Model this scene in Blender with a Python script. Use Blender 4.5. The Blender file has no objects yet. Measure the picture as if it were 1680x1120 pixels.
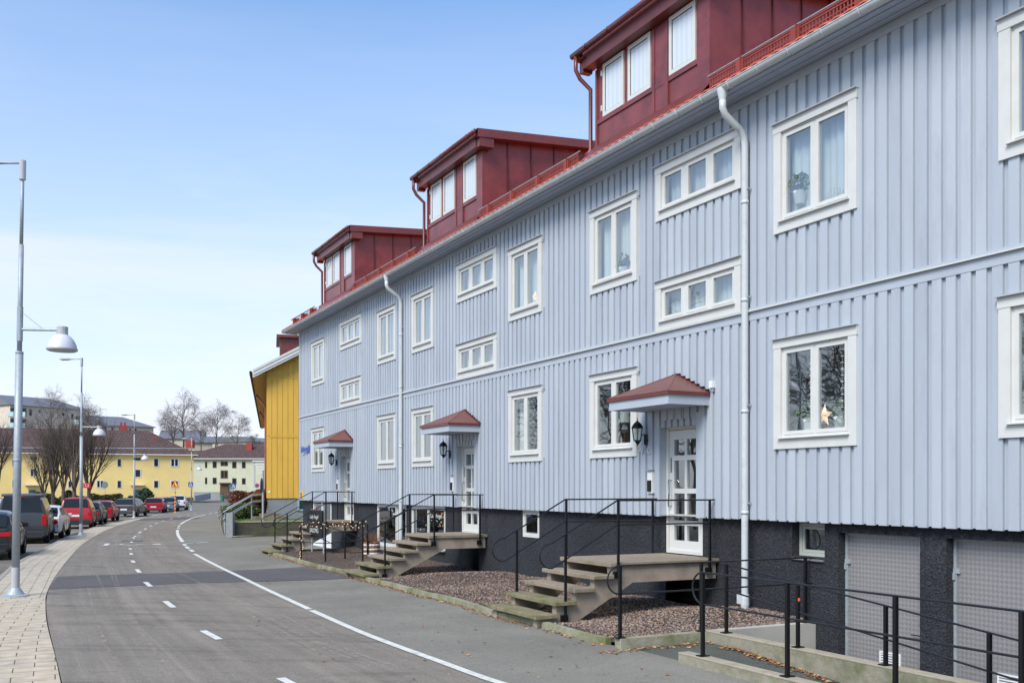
import bpy, bmesh, math, random
from mathutils import Vector, Matrix
from mathutils.geometry import tessellate_polygon
R = math.radians
random.seed(7)
SC = bpy.context.scene
COL = SC.collection

# ------------------------------------------------------------------ camera
F = 1633.0                     # focal length in photograph pixels (35 mm on 36 mm)
TH = math.atan(833.0 / 1633.0)  # angle between view axis and the long facade
CT, ST = math.cos(TH), math.sin(TH)
CAMZ = 2.0
cd = bpy.data.cameras.new('camera'); cam = bpy.data.objects.new('camera', cd); COL.objects.link(cam)
cam.location = (0, 0, CAMZ); cam.rotation_euler = (R(90), 0, -TH)
cd.lens = 35.0; cd.sensor_width = 36.0; cd.shift_y = 239.0 / 1680.0; cd.clip_end = 3000; cd.clip_start = 0.1
SC.camera = cam

# ------------------------------------------------------------------ sky, sun, exposure
SUN_EL, SUN_AZ = 46.0, 240.0     # azimuth measured clockwise from +Y
w = bpy.data.worlds.new('World'); SC.world = w; w.use_nodes = True
nt = w.node_tree; N = nt.nodes; LK = nt.links
N.clear()
out = N.new('ShaderNodeOutputWorld'); bg = N.new('ShaderNodeBackground')
sky = N.new('ShaderNodeTexSky'); sky.sky_type = 'NISHITA'; sky.sun_disc = False
sky.sun_elevation = R(SUN_EL); sky.sun_rotation = R(SUN_AZ); sky.air_density = 1.0; sky.dust_density = 1.2; sky.ozone_density = 1.5
tc = N.new('ShaderNodeTexCoord')
mp = N.new('ShaderNodeMapping'); mp.inputs['Rotation'].default_value = (0, R(-14), R(20)); mp.inputs['Scale'].default_value = (1.0, 1.3, 6.5)
no = N.new('ShaderNodeTexNoise'); no.inputs['Scale'].default_value = 1.9; no.inputs['Detail'].default_value = 9; no.inputs['Roughness'].default_value = 0.62
no.inputs['Distortion'].default_value = 0.5
rp = N.new('ShaderNodeValToRGB'); rp.color_ramp.elements[0].position = 0.40; rp.color_ramp.elements[1].position = 0.64
rp.color_ramp.elements[0].color = (0, 0, 0, 1); rp.color_ramp.elements[1].color = (0.24, 0.24, 0.24, 1)
sx = N.new('ShaderNodeSeparateXYZ'); LK.new(tc.outputs['Generated'], sx.inputs[0])
mr = N.new('ShaderNodeMapRange'); mr.inputs['From Min'].default_value = 0.0; mr.inputs['From Max'].default_value = 0.5
mr.inputs['To Min'].default_value = 0.85; mr.inputs['To Max'].default_value = 0.0
ad = N.new('ShaderNodeMath'); ad.operation = 'ADD'; ad.use_clamp = True
mx = N.new('ShaderNodeMix'); mx.data_type = 'RGBA'
CLOUD = (6.3, 6.35, 6.9, 1)
mx.inputs[7].default_value = CLOUD
tint = N.new('ShaderNodeMix'); tint.data_type = 'RGBA'; tint.blend_type = 'MULTIPLY'; tint.inputs[0].default_value = 1.0
tint.inputs[7].default_value = (0.90, 1.34, 1.64, 1)
LK.new(tc.outputs['Generated'], mp.inputs['Vector']); LK.new(mp.outputs[0], no.inputs['Vector']); LK.new(no.outputs[0], rp.inputs[0])
LK.new(sx.outputs[2], mr.inputs[0])
cmk = N.new('ShaderNodeMapRange'); cmk.inputs['From Min'].default_value = 0.22; cmk.inputs['From Max'].default_value = 0.36; cmk.inputs['To Min'].default_value = 1.0; cmk.inputs['To Max'].default_value = 0.2
LK.new(sx.outputs[2], cmk.inputs[0]); cml = N.new('ShaderNodeMath'); cml.operation = 'MULTIPLY'; LK.new(cmk.outputs[0], cml.inputs[0]); LK.new(rp.outputs[0], cml.inputs[1])
LK.new(cml.outputs[0], ad.inputs[0]); LK.new(mr.outputs[0], ad.inputs[1])
LK.new(ad.outputs[0], mx.inputs[0]); LK.new(sky.outputs[0], tint.inputs[6]); LK.new(tint.outputs[2], mx.inputs[6])
LK.new(mx.outputs[2], bg.inputs[0]); bg.inputs[1].default_value = 0.085
LK.new(bg.outputs[0], out.inputs[0])
sl = bpy.data.lights.new('sun', 'SUN'); sl.energy = 2.2; sl.angle = R(28); sl.color = (1.0, 0.91, 0.79)
so = bpy.data.objects.new('sun', sl); COL.objects.link(so)
az, el = R(SUN_AZ), R(SUN_EL)
sdir = Vector((math.sin(az) * math.cos(el), math.cos(az) * math.cos(el), math.sin(el)))
so.rotation_euler = sdir.to_track_quat('Z', 'Y').to_euler()
SC.view_settings.view_transform = 'Standard'; SC.view_settings.look = 'None'
SC.view_settings.exposure = 0.88; SC.view_settings.gamma = 1.0
SC.cycles.max_bounces = 6; SC.cycles.transparent_max_bounces = 12
SC.cycles.caustics_reflective = False; SC.cycles.caustics_refractive = False

# ------------------------------------------------------------------ photograph ray helpers (used to measure real positions)
FW = Vector((ST, CT, 0)); RT = Vector((CT, -ST, 0))
def ray(px, py): return FW + RT * ((px - 840) / F) + Vector((0, 0, (799 - py) / F))
def C0(): return Vector((0, 0, CAMZ))
def onX(px, py, X): d = ray(px, py); return C0() + d * (X / d.x)
def onY(px, py, Y): d = ray(px, py); return C0() + d * (Y / d.y)
def onZ(px, py, Z): d = ray(px, py); return C0() + d * ((Z - CAMZ) / d.z)
def dep(px, py, z): return C0() + ray(px, py) * z
GB = [(-60, 0), (12, 0), (21, -0.05), (35, -0.09), (50, -0.19), (85, -0.34), (150, -0.40), (900, -0.40)]
def g(Y):
    for (a, za), (b, zb) in zip(GB, GB[1:]):
        if Y <= b: return za + (zb - za) * max(0, (Y - a)) / (b - a)
    return GB[-1][1]
def onG(px, py, dz=0.0):
    z = 0
    for _ in range(12):
        p = onZ(px, py, z + dz); z = g(p.y)
    return onZ(px, py, z + dz)

# ------------------------------------------------------------------ object helpers
def tag(o, label=None, cat=None, group=None, kind=None):
    if label: o['label'] = label
    if cat: o['category'] = cat
    if group: o['group'] = group
    if kind: o['kind'] = kind
    return o
def origin(o):
    v = Vector((0, 0, 0))
    while o: v = v + o.location; o = o.parent
    return v
def empty(name, loc, label, cat, group=None):
    o = bpy.data.objects.new(name, None); COL.objects.link(o); o.location = loc; o.empty_display_size = 0.2
    return tag(o, label, cat, group)
class MB:
    def __init__(s): s.v = []; s.f = []; s.mi = []; s.cur = 0
    def add(s, vs, fs):
        n = len(s.v); s.v += [tuple(v) for v in vs]; s.f += [tuple(i + n for i in f) for f in fs]; s.mi += [s.cur] * len(fs); return s
    def box(s, x0, x1, y0, y1, z0, z1):
        return s.add([(x0, y0, z0), (x1, y0, z0), (x1, y1, z0), (x0, y1, z0), (x0, y0, z1), (x1, y0, z1), (x1, y1, z1), (x0, y1, z1)],
                     [(0, 3, 2, 1), (4, 5, 6, 7), (0, 1, 5, 4), (1, 2, 6, 5), (2, 3, 7, 6), (3, 0, 4, 7)])
    def obox(s, o, ax, ay, az):       # corner o and three edge vectors
        o, ax, ay, az = Vector(o), Vector(ax), Vector(ay), Vector(az)
        vs = [o, o + ax, o + ax + ay, o + ay]; vs += [v + az for v in vs]
        return s.add(vs, [(0, 3, 2, 1), (4, 5, 6, 7), (0, 1, 5, 4), (1, 2, 6, 5), (2, 3, 7, 6), (3, 0, 4, 7)])
    def bar(s, a, b, wd, ht=None):    # rectangular bar between two points
        a, b = Vector(a), Vector(b); ht = ht or wd; d = (b - a)
        up = Vector((0, 0, 1)) if abs(d.normalized().z) < 0.95 else Vector((0, 1, 0))
        sd = d.cross(up).normalized(); up = sd.cross(d).normalized()
        return s.obox(a - sd * wd / 2 - up * ht / 2, d, sd * wd, up * ht)
    def quad(s, *p): return s.add(p, [tuple(range(len(p)))])
    def prism(s, poly, off):          # planar polygon (3d points) extruded by off
        n = len(poly); off = Vector(off); vs = [Vector(p) for p in poly] + [Vector(p) + off for p in poly]
        fs = [tuple(range(n))[::-1], tuple(range(n, 2 * n))] + [(i, (i + 1) % n, n + (i + 1) % n, n + i) for i in range(n)]
        return s.add(vs, fs)
    def tube(s, pts, r, n=8, cap=True):
        pts = [Vector(p) for p in pts]; rs = r if isinstance(r, (list, tuple)) else [r] * len(pts)
        base = len(s.v); prev = None
        for i, p in enumerate(pts):
            a = pts[i] - pts[i - 1] if i > 0 else pts[1] - pts[0]
            b = pts[i + 1] - pts[i] if i < len(pts) - 1 else a
            t = (a.normalized() + b.normalized())
            t = t.normalized() if t.length > 1e-6 else a.normalized()
            if prev is None:
                u = t.cross(Vector((0, 0, 1)));
                if u.length < 0.05: u = t.cross(Vector((1, 0, 0)))
                u.normalize()
            else:
                u = prev - t * prev.dot(t)
                u = u.normalized() if u.length > 1e-6 else t.cross(Vector((1, 0, 0))).normalized()
            prev = u; v = t.cross(u)
            for k in range(n):
                an = 2 * math.pi * k / n
                s.v.append(tuple(p + (u * math.cos(an) + v * math.sin(an)) * rs[i]))
        for i in range(len(pts) - 1):
            for k in range(n):
                k2 = (k + 1) % n
                s.f.append((base + i * n + k, base + i * n + k2, base + (i + 1) * n + k2, base + (i + 1) * n + k)); s.mi.append(s.cur)
        if cap:
            s.f.append(tuple(base + k for k in range(n))[::-1]); s.mi.append(s.cur)
            s.f.append(tuple(base + (len(pts) - 1) * n + k for k in range(n))); s.mi.append(s.cur)
        return s
    def lathe(s, c, prof, n=16, axis='Z'):   # prof: (radius, height)
        c = Vector(c); base = len(s.v)
        for r_, h in prof:
            for k in range(n):
                a = 2 * math.pi * k / n
                if axis == 'Z': s.v.append(tuple(c + Vector((r_ * math.cos(a), r_ * math.sin(a), h))))
                elif axis == 'Y': s.v.append(tuple(c + Vector((r_ * math.cos(a), h, r_ * math.sin(a)))))
                else: s.v.append(tuple(c + Vector((h, r_ * math.cos(a), r_ * math.sin(a)))))
        for i in range(len(prof) - 1):
            for k in range(n):
                k2 = (k + 1) % n
                s.f.append((base + i * n + k, base + i * n + k2, base + (i + 1) * n + k2, base + (i + 1) * n + k)); s.mi.append(s.cur)
        return s
    def xf(s, M):
        s.v = [tuple(M @ Vector(v)) for v in s.v]; return s
    def build(s, name, m, parent=None, smooth=False, org=None, bevel=0.0, weld=False):
        me = bpy.data.meshes.new(name)
        if parent is not None: off = origin(parent)
        elif org is not None: off = Vector(org)
        elif s.v:
            xs = [v[0] for v in s.v]; ys = [v[1] for v in s.v]; zs = [v[2] for v in s.v]
            off = Vector(((min(xs) + max(xs)) / 2, (min(ys) + max(ys)) / 2, min(zs)))
        else: off = Vector((0, 0, 0))
        me.from_pydata([(v[0] - off.x, v[1] - off.y, v[2] - off.z) for v in s.v], [], s.f)
        ms = m if isinstance(m, (list, tuple)) else [m]
        for q in ms: me.materials.append(q)
        me.polygons.foreach_set('material_index', s.mi)
        bm = bmesh.new(); bm.from_mesh(me)
        if weld: bmesh.ops.remove_doubles(bm, verts=bm.verts, dist=0.0005)
        bmesh.ops.recalc_face_normals(bm, faces=bm.faces); bm.to_mesh(me); bm.free()
        if smooth:
            me.polygons.foreach_set('use_smooth', [True] * len(me.polygons))
        o = bpy.data.objects.new(name, me); COL.objects.link(o)
        if parent is not None: o.parent = parent
        else: o.location = off
        if bevel:
            b = o.modifiers.new('b', 'BEVEL'); b.width = bevel; b.segments = 2; b.limit_method = 'ANGLE'
        return o
def copy_tree(o, parent=None):
    c = o.copy(); COL.objects.link(c)
    if parent: c.parent = parent
    for ch in [q for q in bpy.data.objects if q.parent == o]: copy_tree(ch, c)
    return c
def mbx(x0, x1, y0, y1, z0, z1): return MB().box(x0, x1, y0, y1, z0, z1)
def textmesh(name, txt, size, m, parent, loc, xdir, updir, depth=0.004, org=None):
    cu = bpy.data.curves.new('t', 'FONT'); cu.body = txt; cu.size = size; cu.align_x = 'CENTER'; cu.align_y = 'CENTER'; cu.extrude = depth
    to = bpy.data.objects.new('t', cu); COL.objects.link(to)
    dg = bpy.context.evaluated_depsgraph_get(); me = bpy.data.meshes.new_from_object(to.evaluated_get(dg))
    bpy.data.objects.remove(to); xd, ud = Vector(xdir).normalized(), Vector(updir).normalized(); nd = xd.cross(ud)
    off = origin(parent) if parent else Vector((0, 0, 0))
    M = Matrix(((xd.x, ud.x, nd.x, loc[0] - off.x), (xd.y, ud.y, nd.y, loc[1] - off.y), (xd.z, ud.z, nd.z, loc[2] - off.z), (0, 0, 0, 1)))
    me.transform(M); me.materials.clear(); me.materials.append(m)
    o = bpy.data.objects.new(name, me); COL.objects.link(o)
    if parent: o.parent = parent
    return o

# ------------------------------------------------------------------ materials
def s2l(c): return tuple(((x / 255) / 12.92 if x / 255 <= 0.04045 else ((x / 255 + 0.055) / 1.055) ** 2.4) for x in c)
MATS = {}
def mat(name, rgb, rough=0.6, metal=0.0, var=0.12, scale=3.0, bump=0.0, bscale=60.0, stretch=None, spec=0.5, dirt=None, dirt_scale=1.2, dirt_amt=0.5, coat=0.0, dirt_lo=0.5):
    """noise-varied paint/stone; rgb given in sRGB 0..255 as the real surface colour"""
    m = bpy.data.materials.new(name); m.use_nodes = True; t = m.node_tree; n = t.nodes; l = t.links
    b = n['Principled BSDF']; b.inputs['Roughness'].default_value = rough; b.inputs['Metallic'].default_value = metal
    b.inputs['Specular IOR Level'].default_value = spec
    if coat: b.inputs['Coat Weight'].default_value = coat; b.inputs['Coat Roughness'].default_value = 0.05
    c = s2l(rgb); co = n.new('ShaderNodeTexCoord'); mpn = n.new('ShaderNodeMapping')
    if stretch: mpn.inputs['Scale'].default_value = stretch
    l.new(co.outputs['Object'], mpn.inputs[0])
    ns = n.new('ShaderNodeTexNoise'); ns.inputs['Scale'].default_value = scale; ns.inputs['Detail'].default_value = 8; ns.inputs['Roughness'].default_value = 0.6
    l.new(mpn.outputs[0], ns.inputs['Vector'])
    r = n.new('ShaderNodeValToRGB'); r.color_ramp.elements[0].position = 0.3; r.color_ramp.elements[1].position = 0.7
    r.color_ramp.elements[0].color = (*[x * (1 - var) for x in c], 1); r.color_ramp.elements[1].color = (*[min(1, x * (1 + var)) for x in c], 1)
    l.new(ns.outputs[0], r.inputs[0]); last = r.outputs[0]
    if dirt:
        n2 = n.new('ShaderNodeTexNoise'); n2.inputs['Scale'].default_value = dirt_scale; n2.inputs['Detail'].default_value = 10; n2.inputs['Roughness'].default_value = 0.7
        l.new(mpn.outputs[0], n2.inputs['Vector'])
        r2 = n.new('ShaderNodeValToRGB'); r2.color_ramp.elements[0].position = dirt_lo; r2.color_ramp.elements[1].position = dirt_lo + 0.2
        r2.color_ramp.elements[0].color = (0, 0, 0, 1); r2.color_ramp.elements[1].color = (dirt_amt,) * 3 + (1,)
        l.new(n2.outputs[0], r2.inputs[0])
        m2 = n.new('ShaderNodeMix'); m2.data_type = 'RGBA'; m2.inputs[7].default_value = (*s2l(dirt), 1)
        l.new(r2.outputs[0], m2.inputs[0]); l.new(last, m2.inputs[6]); last = m2.outputs[2]
    l.new(last, b.inputs['Base Color'])
    if bump:
        n3 = n.new('ShaderNodeTexNoise'); n3.inputs['Scale'].default_value = bscale; n3.inputs['Detail'].default_value = 5
        l.new(mpn.outputs[0], n3.inputs['Vector'])
        bp = n.new('ShaderNodeBump'); bp.inputs['Strength'].default_value = bump; bp.inputs['Distance'].default_value = 0.02
        l.new(n3.outputs[0], bp.inputs['Height']); l.new(bp.outputs[0], b.inputs['Normal'])
    MATS[name] = m; return m
def node_mat(name):
    m = bpy.data.materials.new(name); m.use_nodes = True; MATS[name] = m
    return m, m.node_tree.nodes, m.node_tree.links, m.node_tree.nodes['Principled BSDF']
def emis(name, rgb, st):
    m, n, l, b = node_mat(name); b.inputs['Base Color'].default_value = (*s2l(rgb), 1)
    b.inputs['Emission Color'].default_value = (*s2l(rgb), 1); b.inputs['Emission Strength'].default_value = st; return m

BLUE = mat('blue_paint', (172, 179, 188), 0.55, var=0.07, scale=2.2, stretch=(1, 1, 0.25), bump=0.12, bscale=90, dirt=(150, 160, 176), dirt_scale=1.1, dirt_amt=0.4)
BLUE2 = mat('blue_recess_paint', (166, 174, 184), 0.6, var=0.06, scale=3, stretch=(1, 1, 0.2), bump=0.12, bscale=90)
WHITE = mat('white_paint', (205, 205, 201), 0.45, var=0.03, scale=4, bump=0.05, bscale=60, dirt=(190, 186, 176), dirt_scale=3, dirt_amt=0.3)
GUT = mat('gutter_enamel', (192, 196, 198), 0.35, var=0.05, scale=2, dirt=(150, 150, 145), dirt_scale=5, dirt_amt=0.4)
SOFF = mat('soffit_paint', (172, 180, 196), 0.6, var=0.05)
RED = mat('red_sheet_metal', (122, 60, 58), 0.34, var=0.22, scale=2.0, dirt=(72, 34, 42), dirt_scale=1.6, dirt_amt=0.6, bump=0.05, bscale=12)
REDTRIM = mat('red_trim_metal', (106, 52, 48), 0.34, var=0.16, scale=3)
RUST = mat('rust_red_guard', (134, 58, 44), 0.5, var=0.15, scale=6)
TILE = mat('orange_clay_tile', (176, 88, 68), 0.7, var=0.25, scale=8)
PLATE = mat('white_sheet', (225, 225, 225), 0.4, var=0.02)
BLACK = mat('black_iron', (22, 23, 27), 0.38, var=0.2, scale=6, metal=0.3)
IRON = mat('worn_black_iron', (34, 35, 40), 0.35, var=0.3, scale=9, metal=0.3)
STEEL = mat('galvanised_steel', (158, 166, 172), 0.5, metal=0.15, var=0.12, scale=14)
STEELP = mat('grey_painted_steel', (176, 178, 180), 0.4, var=0.05, scale=4)
CHROME = mat('door_chrome', (170, 170, 172), 0.2, metal=1.0, var=0.05)
DARK = mat('dark_rubber', (20, 20, 22), 0.8, var=0.2)
CONC = mat('stair_concrete', (156, 142, 126), 0.85, var=0.14, scale=3, bump=0.25, bscale=70, dirt=(110, 104, 92), dirt_scale=2.5, dirt_amt=0.6)
CONCT = mat('tread_concrete', (142, 128, 112), 0.9, var=0.22, scale=22, bump=0.35, bscale=120, dirt=(82, 90, 44), dirt_scale=1.3, dirt_amt=0.8)
MOSST = mat('mossy_tread', (134, 122, 98), 0.9, var=0.2, scale=14, bump=0.35, bscale=120, dirt=(84, 94, 44), dirt_scale=4.0, dirt_amt=0.8, dirt_lo=0.43)
BLUES = [BLUE] + [mat('blue_paint_board', c, 0.55, var=0.06, scale=2.6, stretch=(1, 1, 0.2), bump=0.15, bscale=90, dirt=(146, 152, 160), dirt_scale=2.5, dirt_amt=0.5) for c in [(168, 175, 185), (175, 182, 190)]]
SEAM = mat('dark_red_seam', (84, 38, 38), 0.4, var=0.2)
ROOM = mat('interior_wall', (176, 172, 166), 0.9, var=0.1)
CURT = mat('curtain_cloth', (225, 228, 228), 0.9, var=0.04)
# ---- special materials
def glass_mat(name, fac=1.0, tint=(0.78, 0.84, 0.84)):
    m, n, l, b = node_mat(name); n.remove(b); o = n['Material Output']
    tr = n.new('ShaderNodeBsdfTransparent'); tr.inputs[0].default_value = (*tint, 1)
    gl = n.new('ShaderNodeBsdfGlossy'); gl.inputs['Roughness'].default_value = 0.015; gl.inputs[0].default_value = (0.92, 0.96, 0.98, 1)
    co = n.new('ShaderNodeTexCoord'); ns = n.new('ShaderNodeTexNoise'); ns.inputs['Scale'].default_value = 1.7; ns.inputs['Detail'].default_value = 1
    l.new(co.outputs['Object'], ns.inputs['Vector']); bp = n.new('ShaderNodeBump'); bp.inputs['Strength'].default_value = 0.14; bp.inputs['Distance'].default_value = 0.02
    l.new(ns.outputs[0], bp.inputs['Height']); l.new(bp.outputs[0], gl.inputs['Normal'])
    ge = n.new('ShaderNodeNewGeometry'); dt = n.new('ShaderNodeVectorMath'); dt.operation = 'DOT_PRODUCT'; l.new(ge.outputs['Incoming'], dt.inputs[0]); l.new(ge.outputs['Normal'], dt.inputs[1])
    ab = n.new('ShaderNodeMath'); ab.operation = 'ABSOLUTE'; l.new(dt.outputs['Value'], ab.inputs[0]); su = n.new('ShaderNodeMath'); su.operation = 'SUBTRACT'; su.inputs[0].default_value = 1; l.new(ab.outputs[0], su.inputs[1])
    pw = n.new('ShaderNodeMath'); pw.operation = 'POWER'; pw.inputs[1].default_value = 5; l.new(su.outputs[0], pw.inputs[0])
    ml = n.new('ShaderNodeMath'); ml.operation = 'MULTIPLY_ADD'; ml.inputs[1].default_value = 2.0 * fac; ml.inputs[2].default_value = 0.26; ml.use_clamp = True
    mi = n.new('ShaderNodeMixShader'); l.new(pw.outputs[0], ml.inputs[0]); l.new(ml.outputs[0], mi.inputs[0])
    l.new(tr.outputs[0], mi.inputs[1]); l.new(gl.outputs[0], mi.inputs[2]); l.new(mi.outputs[0], o.inputs[0]); return m
GLASS = glass_mat('window_glass')
DGLASS, n_, l_, b_ = node_mat('dark_glass'); b_.inputs['Base Color'].default_value = (0.02, 0.024, 0.028, 1); b_.inputs['Roughness'].default_value = 0.08; b_.inputs['Specular IOR Level'].default_value = 0.22
def asphalt(name, rgb, var=0.16, streak=False, patchy=0.3, dirt=None):
    m, n, l, b = node_mat(name); c = s2l(rgb); b.inputs['Roughness'].default_value = 0.88; b.inputs['Specular IOR Level'].default_value = 0.25
    co = n.new('ShaderNodeTexCoord')
    def noise(sc, det=6, src='Object', st=None, rough=0.6):
        ns = n.new('ShaderNodeTexNoise'); ns.inputs['Scale'].default_value = sc; ns.inputs['Detail'].default_value = det; ns.inputs['Roughness'].default_value = rough
        if st:
            mp_ = n.new('ShaderNodeMapping'); mp_.inputs['Scale'].default_value = st; l.new(co.outputs[src], mp_.inputs[0]); l.new(mp_.outputs[0], ns.inputs['Vector'])
        else: l.new(co.outputs[src], ns.inputs['Vector'])
        return ns.outputs[0]
    def ramp(s, a, b2, lo, hi):
        r = n.new('ShaderNodeMapRange'); r.inputs['From Min'].default_value = a; r.inputs['From Max'].default_value = b2
        r.inputs['To Min'].default_value = lo; r.inputs['To Max'].default_value = hi; l.new(s, r.inputs[0]); return r.outputs[0]
    def mul(a, b2):
        k = n.new('ShaderNodeMath'); k.operation = 'MULTIPLY'; l.new(a, k.inputs[0]); l.new(b2, k.inputs[1]); return k.outputs[0]
    v = mul(ramp(noise(110, 2), 0.3, 0.7, 1 - var * 1.8, 1 + var * 1.8), ramp(noise(0.5, 8), 0.3, 0.7, 1 - patchy, 1 + patchy * 0.8))
    v = mul(v, ramp(noise(9, 5), 0.3, 0.7, 0.93, 1.07)); v = mul(v, ramp(noise(38, 2, rough=0.8), 0.32, 0.68, 0.80, 1.22))
    v = mul(v, ramp(noise(1.3, 12, rough=0.85), 0.36, 0.44, 0.86, 1.0))
    if streak:
        v = mul(v, ramp(noise(1.0, 6, 'UV', (5.0, 0.10, 1), 0.7), 0.35, 0.68, 0.90, 1.12))
        v = mul(v, ramp(noise(1.0, 5, 'UV', (0.35, 1.5, 1), 0.75), 0.50, 0.68, 1.0, 0.62))
    mc = n.new('ShaderNodeMix'); mc.data_type = 'RGBA'; mc.blend_type = 'MULTIPLY'; mc.inputs[0].default_value = 1
    mc.inputs[6].default_value = (*c, 1); cb = n.new('ShaderNodeCombineColor')
    for i in range(3): l.new(v, cb.inputs[i])
    l.new(cb.outputs[0], mc.inputs[7]); last = mc.outputs[2]
    if streak:   # dusty tan tyre lines and worn earth-brown lane
        s1 = ramp(noise(1.0, 7, 'UV', (1.1, 0.05, 1), 0.75), 0.50, 0.64, 0.0, 0.30)
        m3 = n.new('ShaderNodeMix'); m3.data_type = 'RGBA'; m3.inputs[7].default_value = (*s2l((160, 148, 134)), 1); l.new(s1, m3.inputs[0]); l.new(last, m3.inputs[6]); last = m3.outputs[2]
        s2 = ramp(noise(1.0, 3, 'UV', (9.0, 0.06, 1), 0.5), 0.66, 0.72, 0.0, 0.14)
        m4 = n.new('ShaderNodeMix'); m4.data_type = 'RGBA'; m4.inputs[7].default_value = (*s2l((168, 160, 150)), 1); l.new(s2, m4.inputs[0]); l.new(last, m4.inputs[6]); last = m4.outputs[2]
    if dirt:
        s3 = ramp(noise(1.4, 8), 0.52, 0.68, 0.0, 0.7)
        m5 = n.new('ShaderNodeMix'); m5.data_type = 'RGBA'; m5.inputs[7].default_value = (*s2l(dirt), 1); l.new(s3, m5.inputs[0]); l.new(last, m5.inputs[6]); last = m5.outputs[2]
    l.new(last, b.inputs['Base Color'])
    bp = n.new('ShaderNodeBump'); bp.inputs['Strength'].default_value = 0.35; bp.inputs['Distance'].default_value = 0.006
    l.new(noise(160, 3), bp.inputs['Height']); l.new(bp.outputs[0], b.inputs['Normal']); return m
ASPH = asphalt('asphalt_street', (120, 114, 105))
ASPH_PATH = asphalt('asphalt_path', (126, 118, 108), streak=True, patchy=0.12)
ASPH_FOOT = asphalt('asphalt_footway', (124, 120, 111), patchy=0.2)
ASPH_DARK = asphalt('asphalt_patch', (92, 88, 88), patchy=0.12)
ASPH_RAMP = asphalt('asphalt_ramp', (86, 88, 82), patchy=0.25, dirt=(70, 74, 56))
PAINTW = mat('road_paint', (212, 210, 202), 0.7, var=0.08, scale=8, dirt=(140, 136, 128), dirt_scale=9, dirt_amt=0.7)
def paver(name, bw, rh, c1, c2, cm, swap=False, mortar=0.006):
    m, n, l, b = node_mat(name); b.inputs['Roughness'].default_value = 0.9; b.inputs['Specular IOR Level'].default_value = 0.2
    co = n.new('ShaderNodeTexCoord'); br = n.new('ShaderNodeTexBrick'); br.inputs['Scale'].default_value = 1
    br.inputs['Brick Width'].default_value = bw; br.inputs['Row Height'].default_value = rh; br.inputs['Mortar Size'].default_value = mortar; br.inputs['Mortar Smooth'].default_value = 0.1; br.inputs['Bias'].default_value = -0.1
    br.inputs['Color1'].default_value = (*s2l(c1), 1); br.inputs['Color2'].default_value = (*s2l(c2), 1); br.inputs['Mortar'].default_value = (*s2l(cm), 1)
    mp_ = n.new('ShaderNodeMapping'); l.new(co.outputs['UV'], mp_.inputs[0]); l.new(mp_.outputs[0], br.inputs['Vector'])
    if swap: mp_.inputs['Rotation'].default_value = (0, 0, R(90))
    ns = n.new('ShaderNodeTexNoise'); ns.inputs['Scale'].default_value = 5; ns.inputs['Detail'].default_value = 9; l.new(co.outputs['Object'], ns.inputs['Vector'])
    r = n.new('ShaderNodeValToRGB'); r.color_ramp.elements[0].position = 0.3; r.color_ramp.elements[0].color = (0.76, 0.75, 0.72, 1); r.color_ramp.elements[1].position = 0.65; r.color_ramp.elements[1].color = (1.05, 1.05, 1.05, 1)
    l.new(ns.outputs[0], r.inputs[0]); mu = n.new('ShaderNodeMix'); mu.data_type = 'RGBA'; mu.blend_type = 'MULTIPLY'; mu.inputs[0].default_value = 1
    l.new(br.outputs[0], mu.inputs[6]); l.new(r.outputs[0], mu.inputs[7]); l.new(mu.outputs[2], b.inputs['Base Color'])
    bp = n.new('ShaderNodeBump'); bp.inputs['Strength'].default_value = 0.5; bp.inputs['Distance'].default_value = 0.006; bp.invert = True
    l.new(br.outputs[1], bp.inputs['Height']); l.new(bp.outputs[0], b.inputs['Normal']); return m
PAV1 = paver('paving_slabs', 0.42, 0.30, (196, 180, 158), (186, 174, 156), (92, 84, 74))
PAV2 = paver('paving_slabs_lengthways', 0.42, 0.24, (190, 178, 160), (182, 171, 156), (120, 112, 100), swap=True)
def gravel_mat(name, cols, scale):
    m, n, l, b = node_mat(name); b.inputs['Roughness'].default_value = 0.9; b.inputs['Specular IOR Level'].default_value = 0.2
    co = n.new('ShaderNodeTexCoord'); vo = n.new('ShaderNodeTexVoronoi'); vo.inputs['Scale'].default_value = scale; l.new(co.outputs['Object'], vo.inputs['Vector'])
    sp = n.new('ShaderNodeSeparateColor'); l.new(vo.outputs['Color'], sp.inputs[0]); r = n.new('ShaderNodeValToRGB'); r.color_ramp.interpolation = 'CONSTANT'
    while len(r.color_ramp.elements) < len(cols): r.color_ramp.elements.new(0.5)
    for i, c in enumerate(cols): r.color_ramp.elements[i].position = i / len(cols); r.color_ramp.elements[i].color = (*s2l(c), 1)
    l.new(sp.outputs[0], r.inputs[0]); dm = n.new('ShaderNodeMapRange'); dm.inputs['From Max'].default_value = 0.75; dm.inputs['To Min'].default_value = 1.15; dm.inputs['To Max'].default_value = 0.45
    l.new(vo.outputs['Distance'], dm.inputs[0]); mu = n.new('ShaderNodeMix'); mu.data_type = 'RGBA'; mu.blend_type = 'MULTIPLY'; mu.inputs[0].default_value = 1
    cb = n.new('ShaderNodeCombineColor')
    for i in range(3): l.new(dm.outputs[0], cb.inputs[i])
    l.new(r.outputs[0], mu.inputs[6]); l.new(cb.outputs[0], mu.inputs[7]); l.new(mu.outputs[2], b.inputs['Base Color'])
    bp = n.new('ShaderNodeBump'); bp.inputs['Strength'].default_value = 0.9; bp.inputs['Distance'].default_value = 0.02; bp.invert = True
    l.new(vo.outputs['Distance'], bp.inputs['Height']); l.new(bp.outputs[0], b.inputs['Normal']); return m
GRAV = gravel_mat('red_gravel', [(112, 94, 84), (92, 78, 72), (134, 114, 102), (80, 70, 66), (122, 104, 96), (146, 130, 116), (100, 86, 78)], 42)
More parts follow.
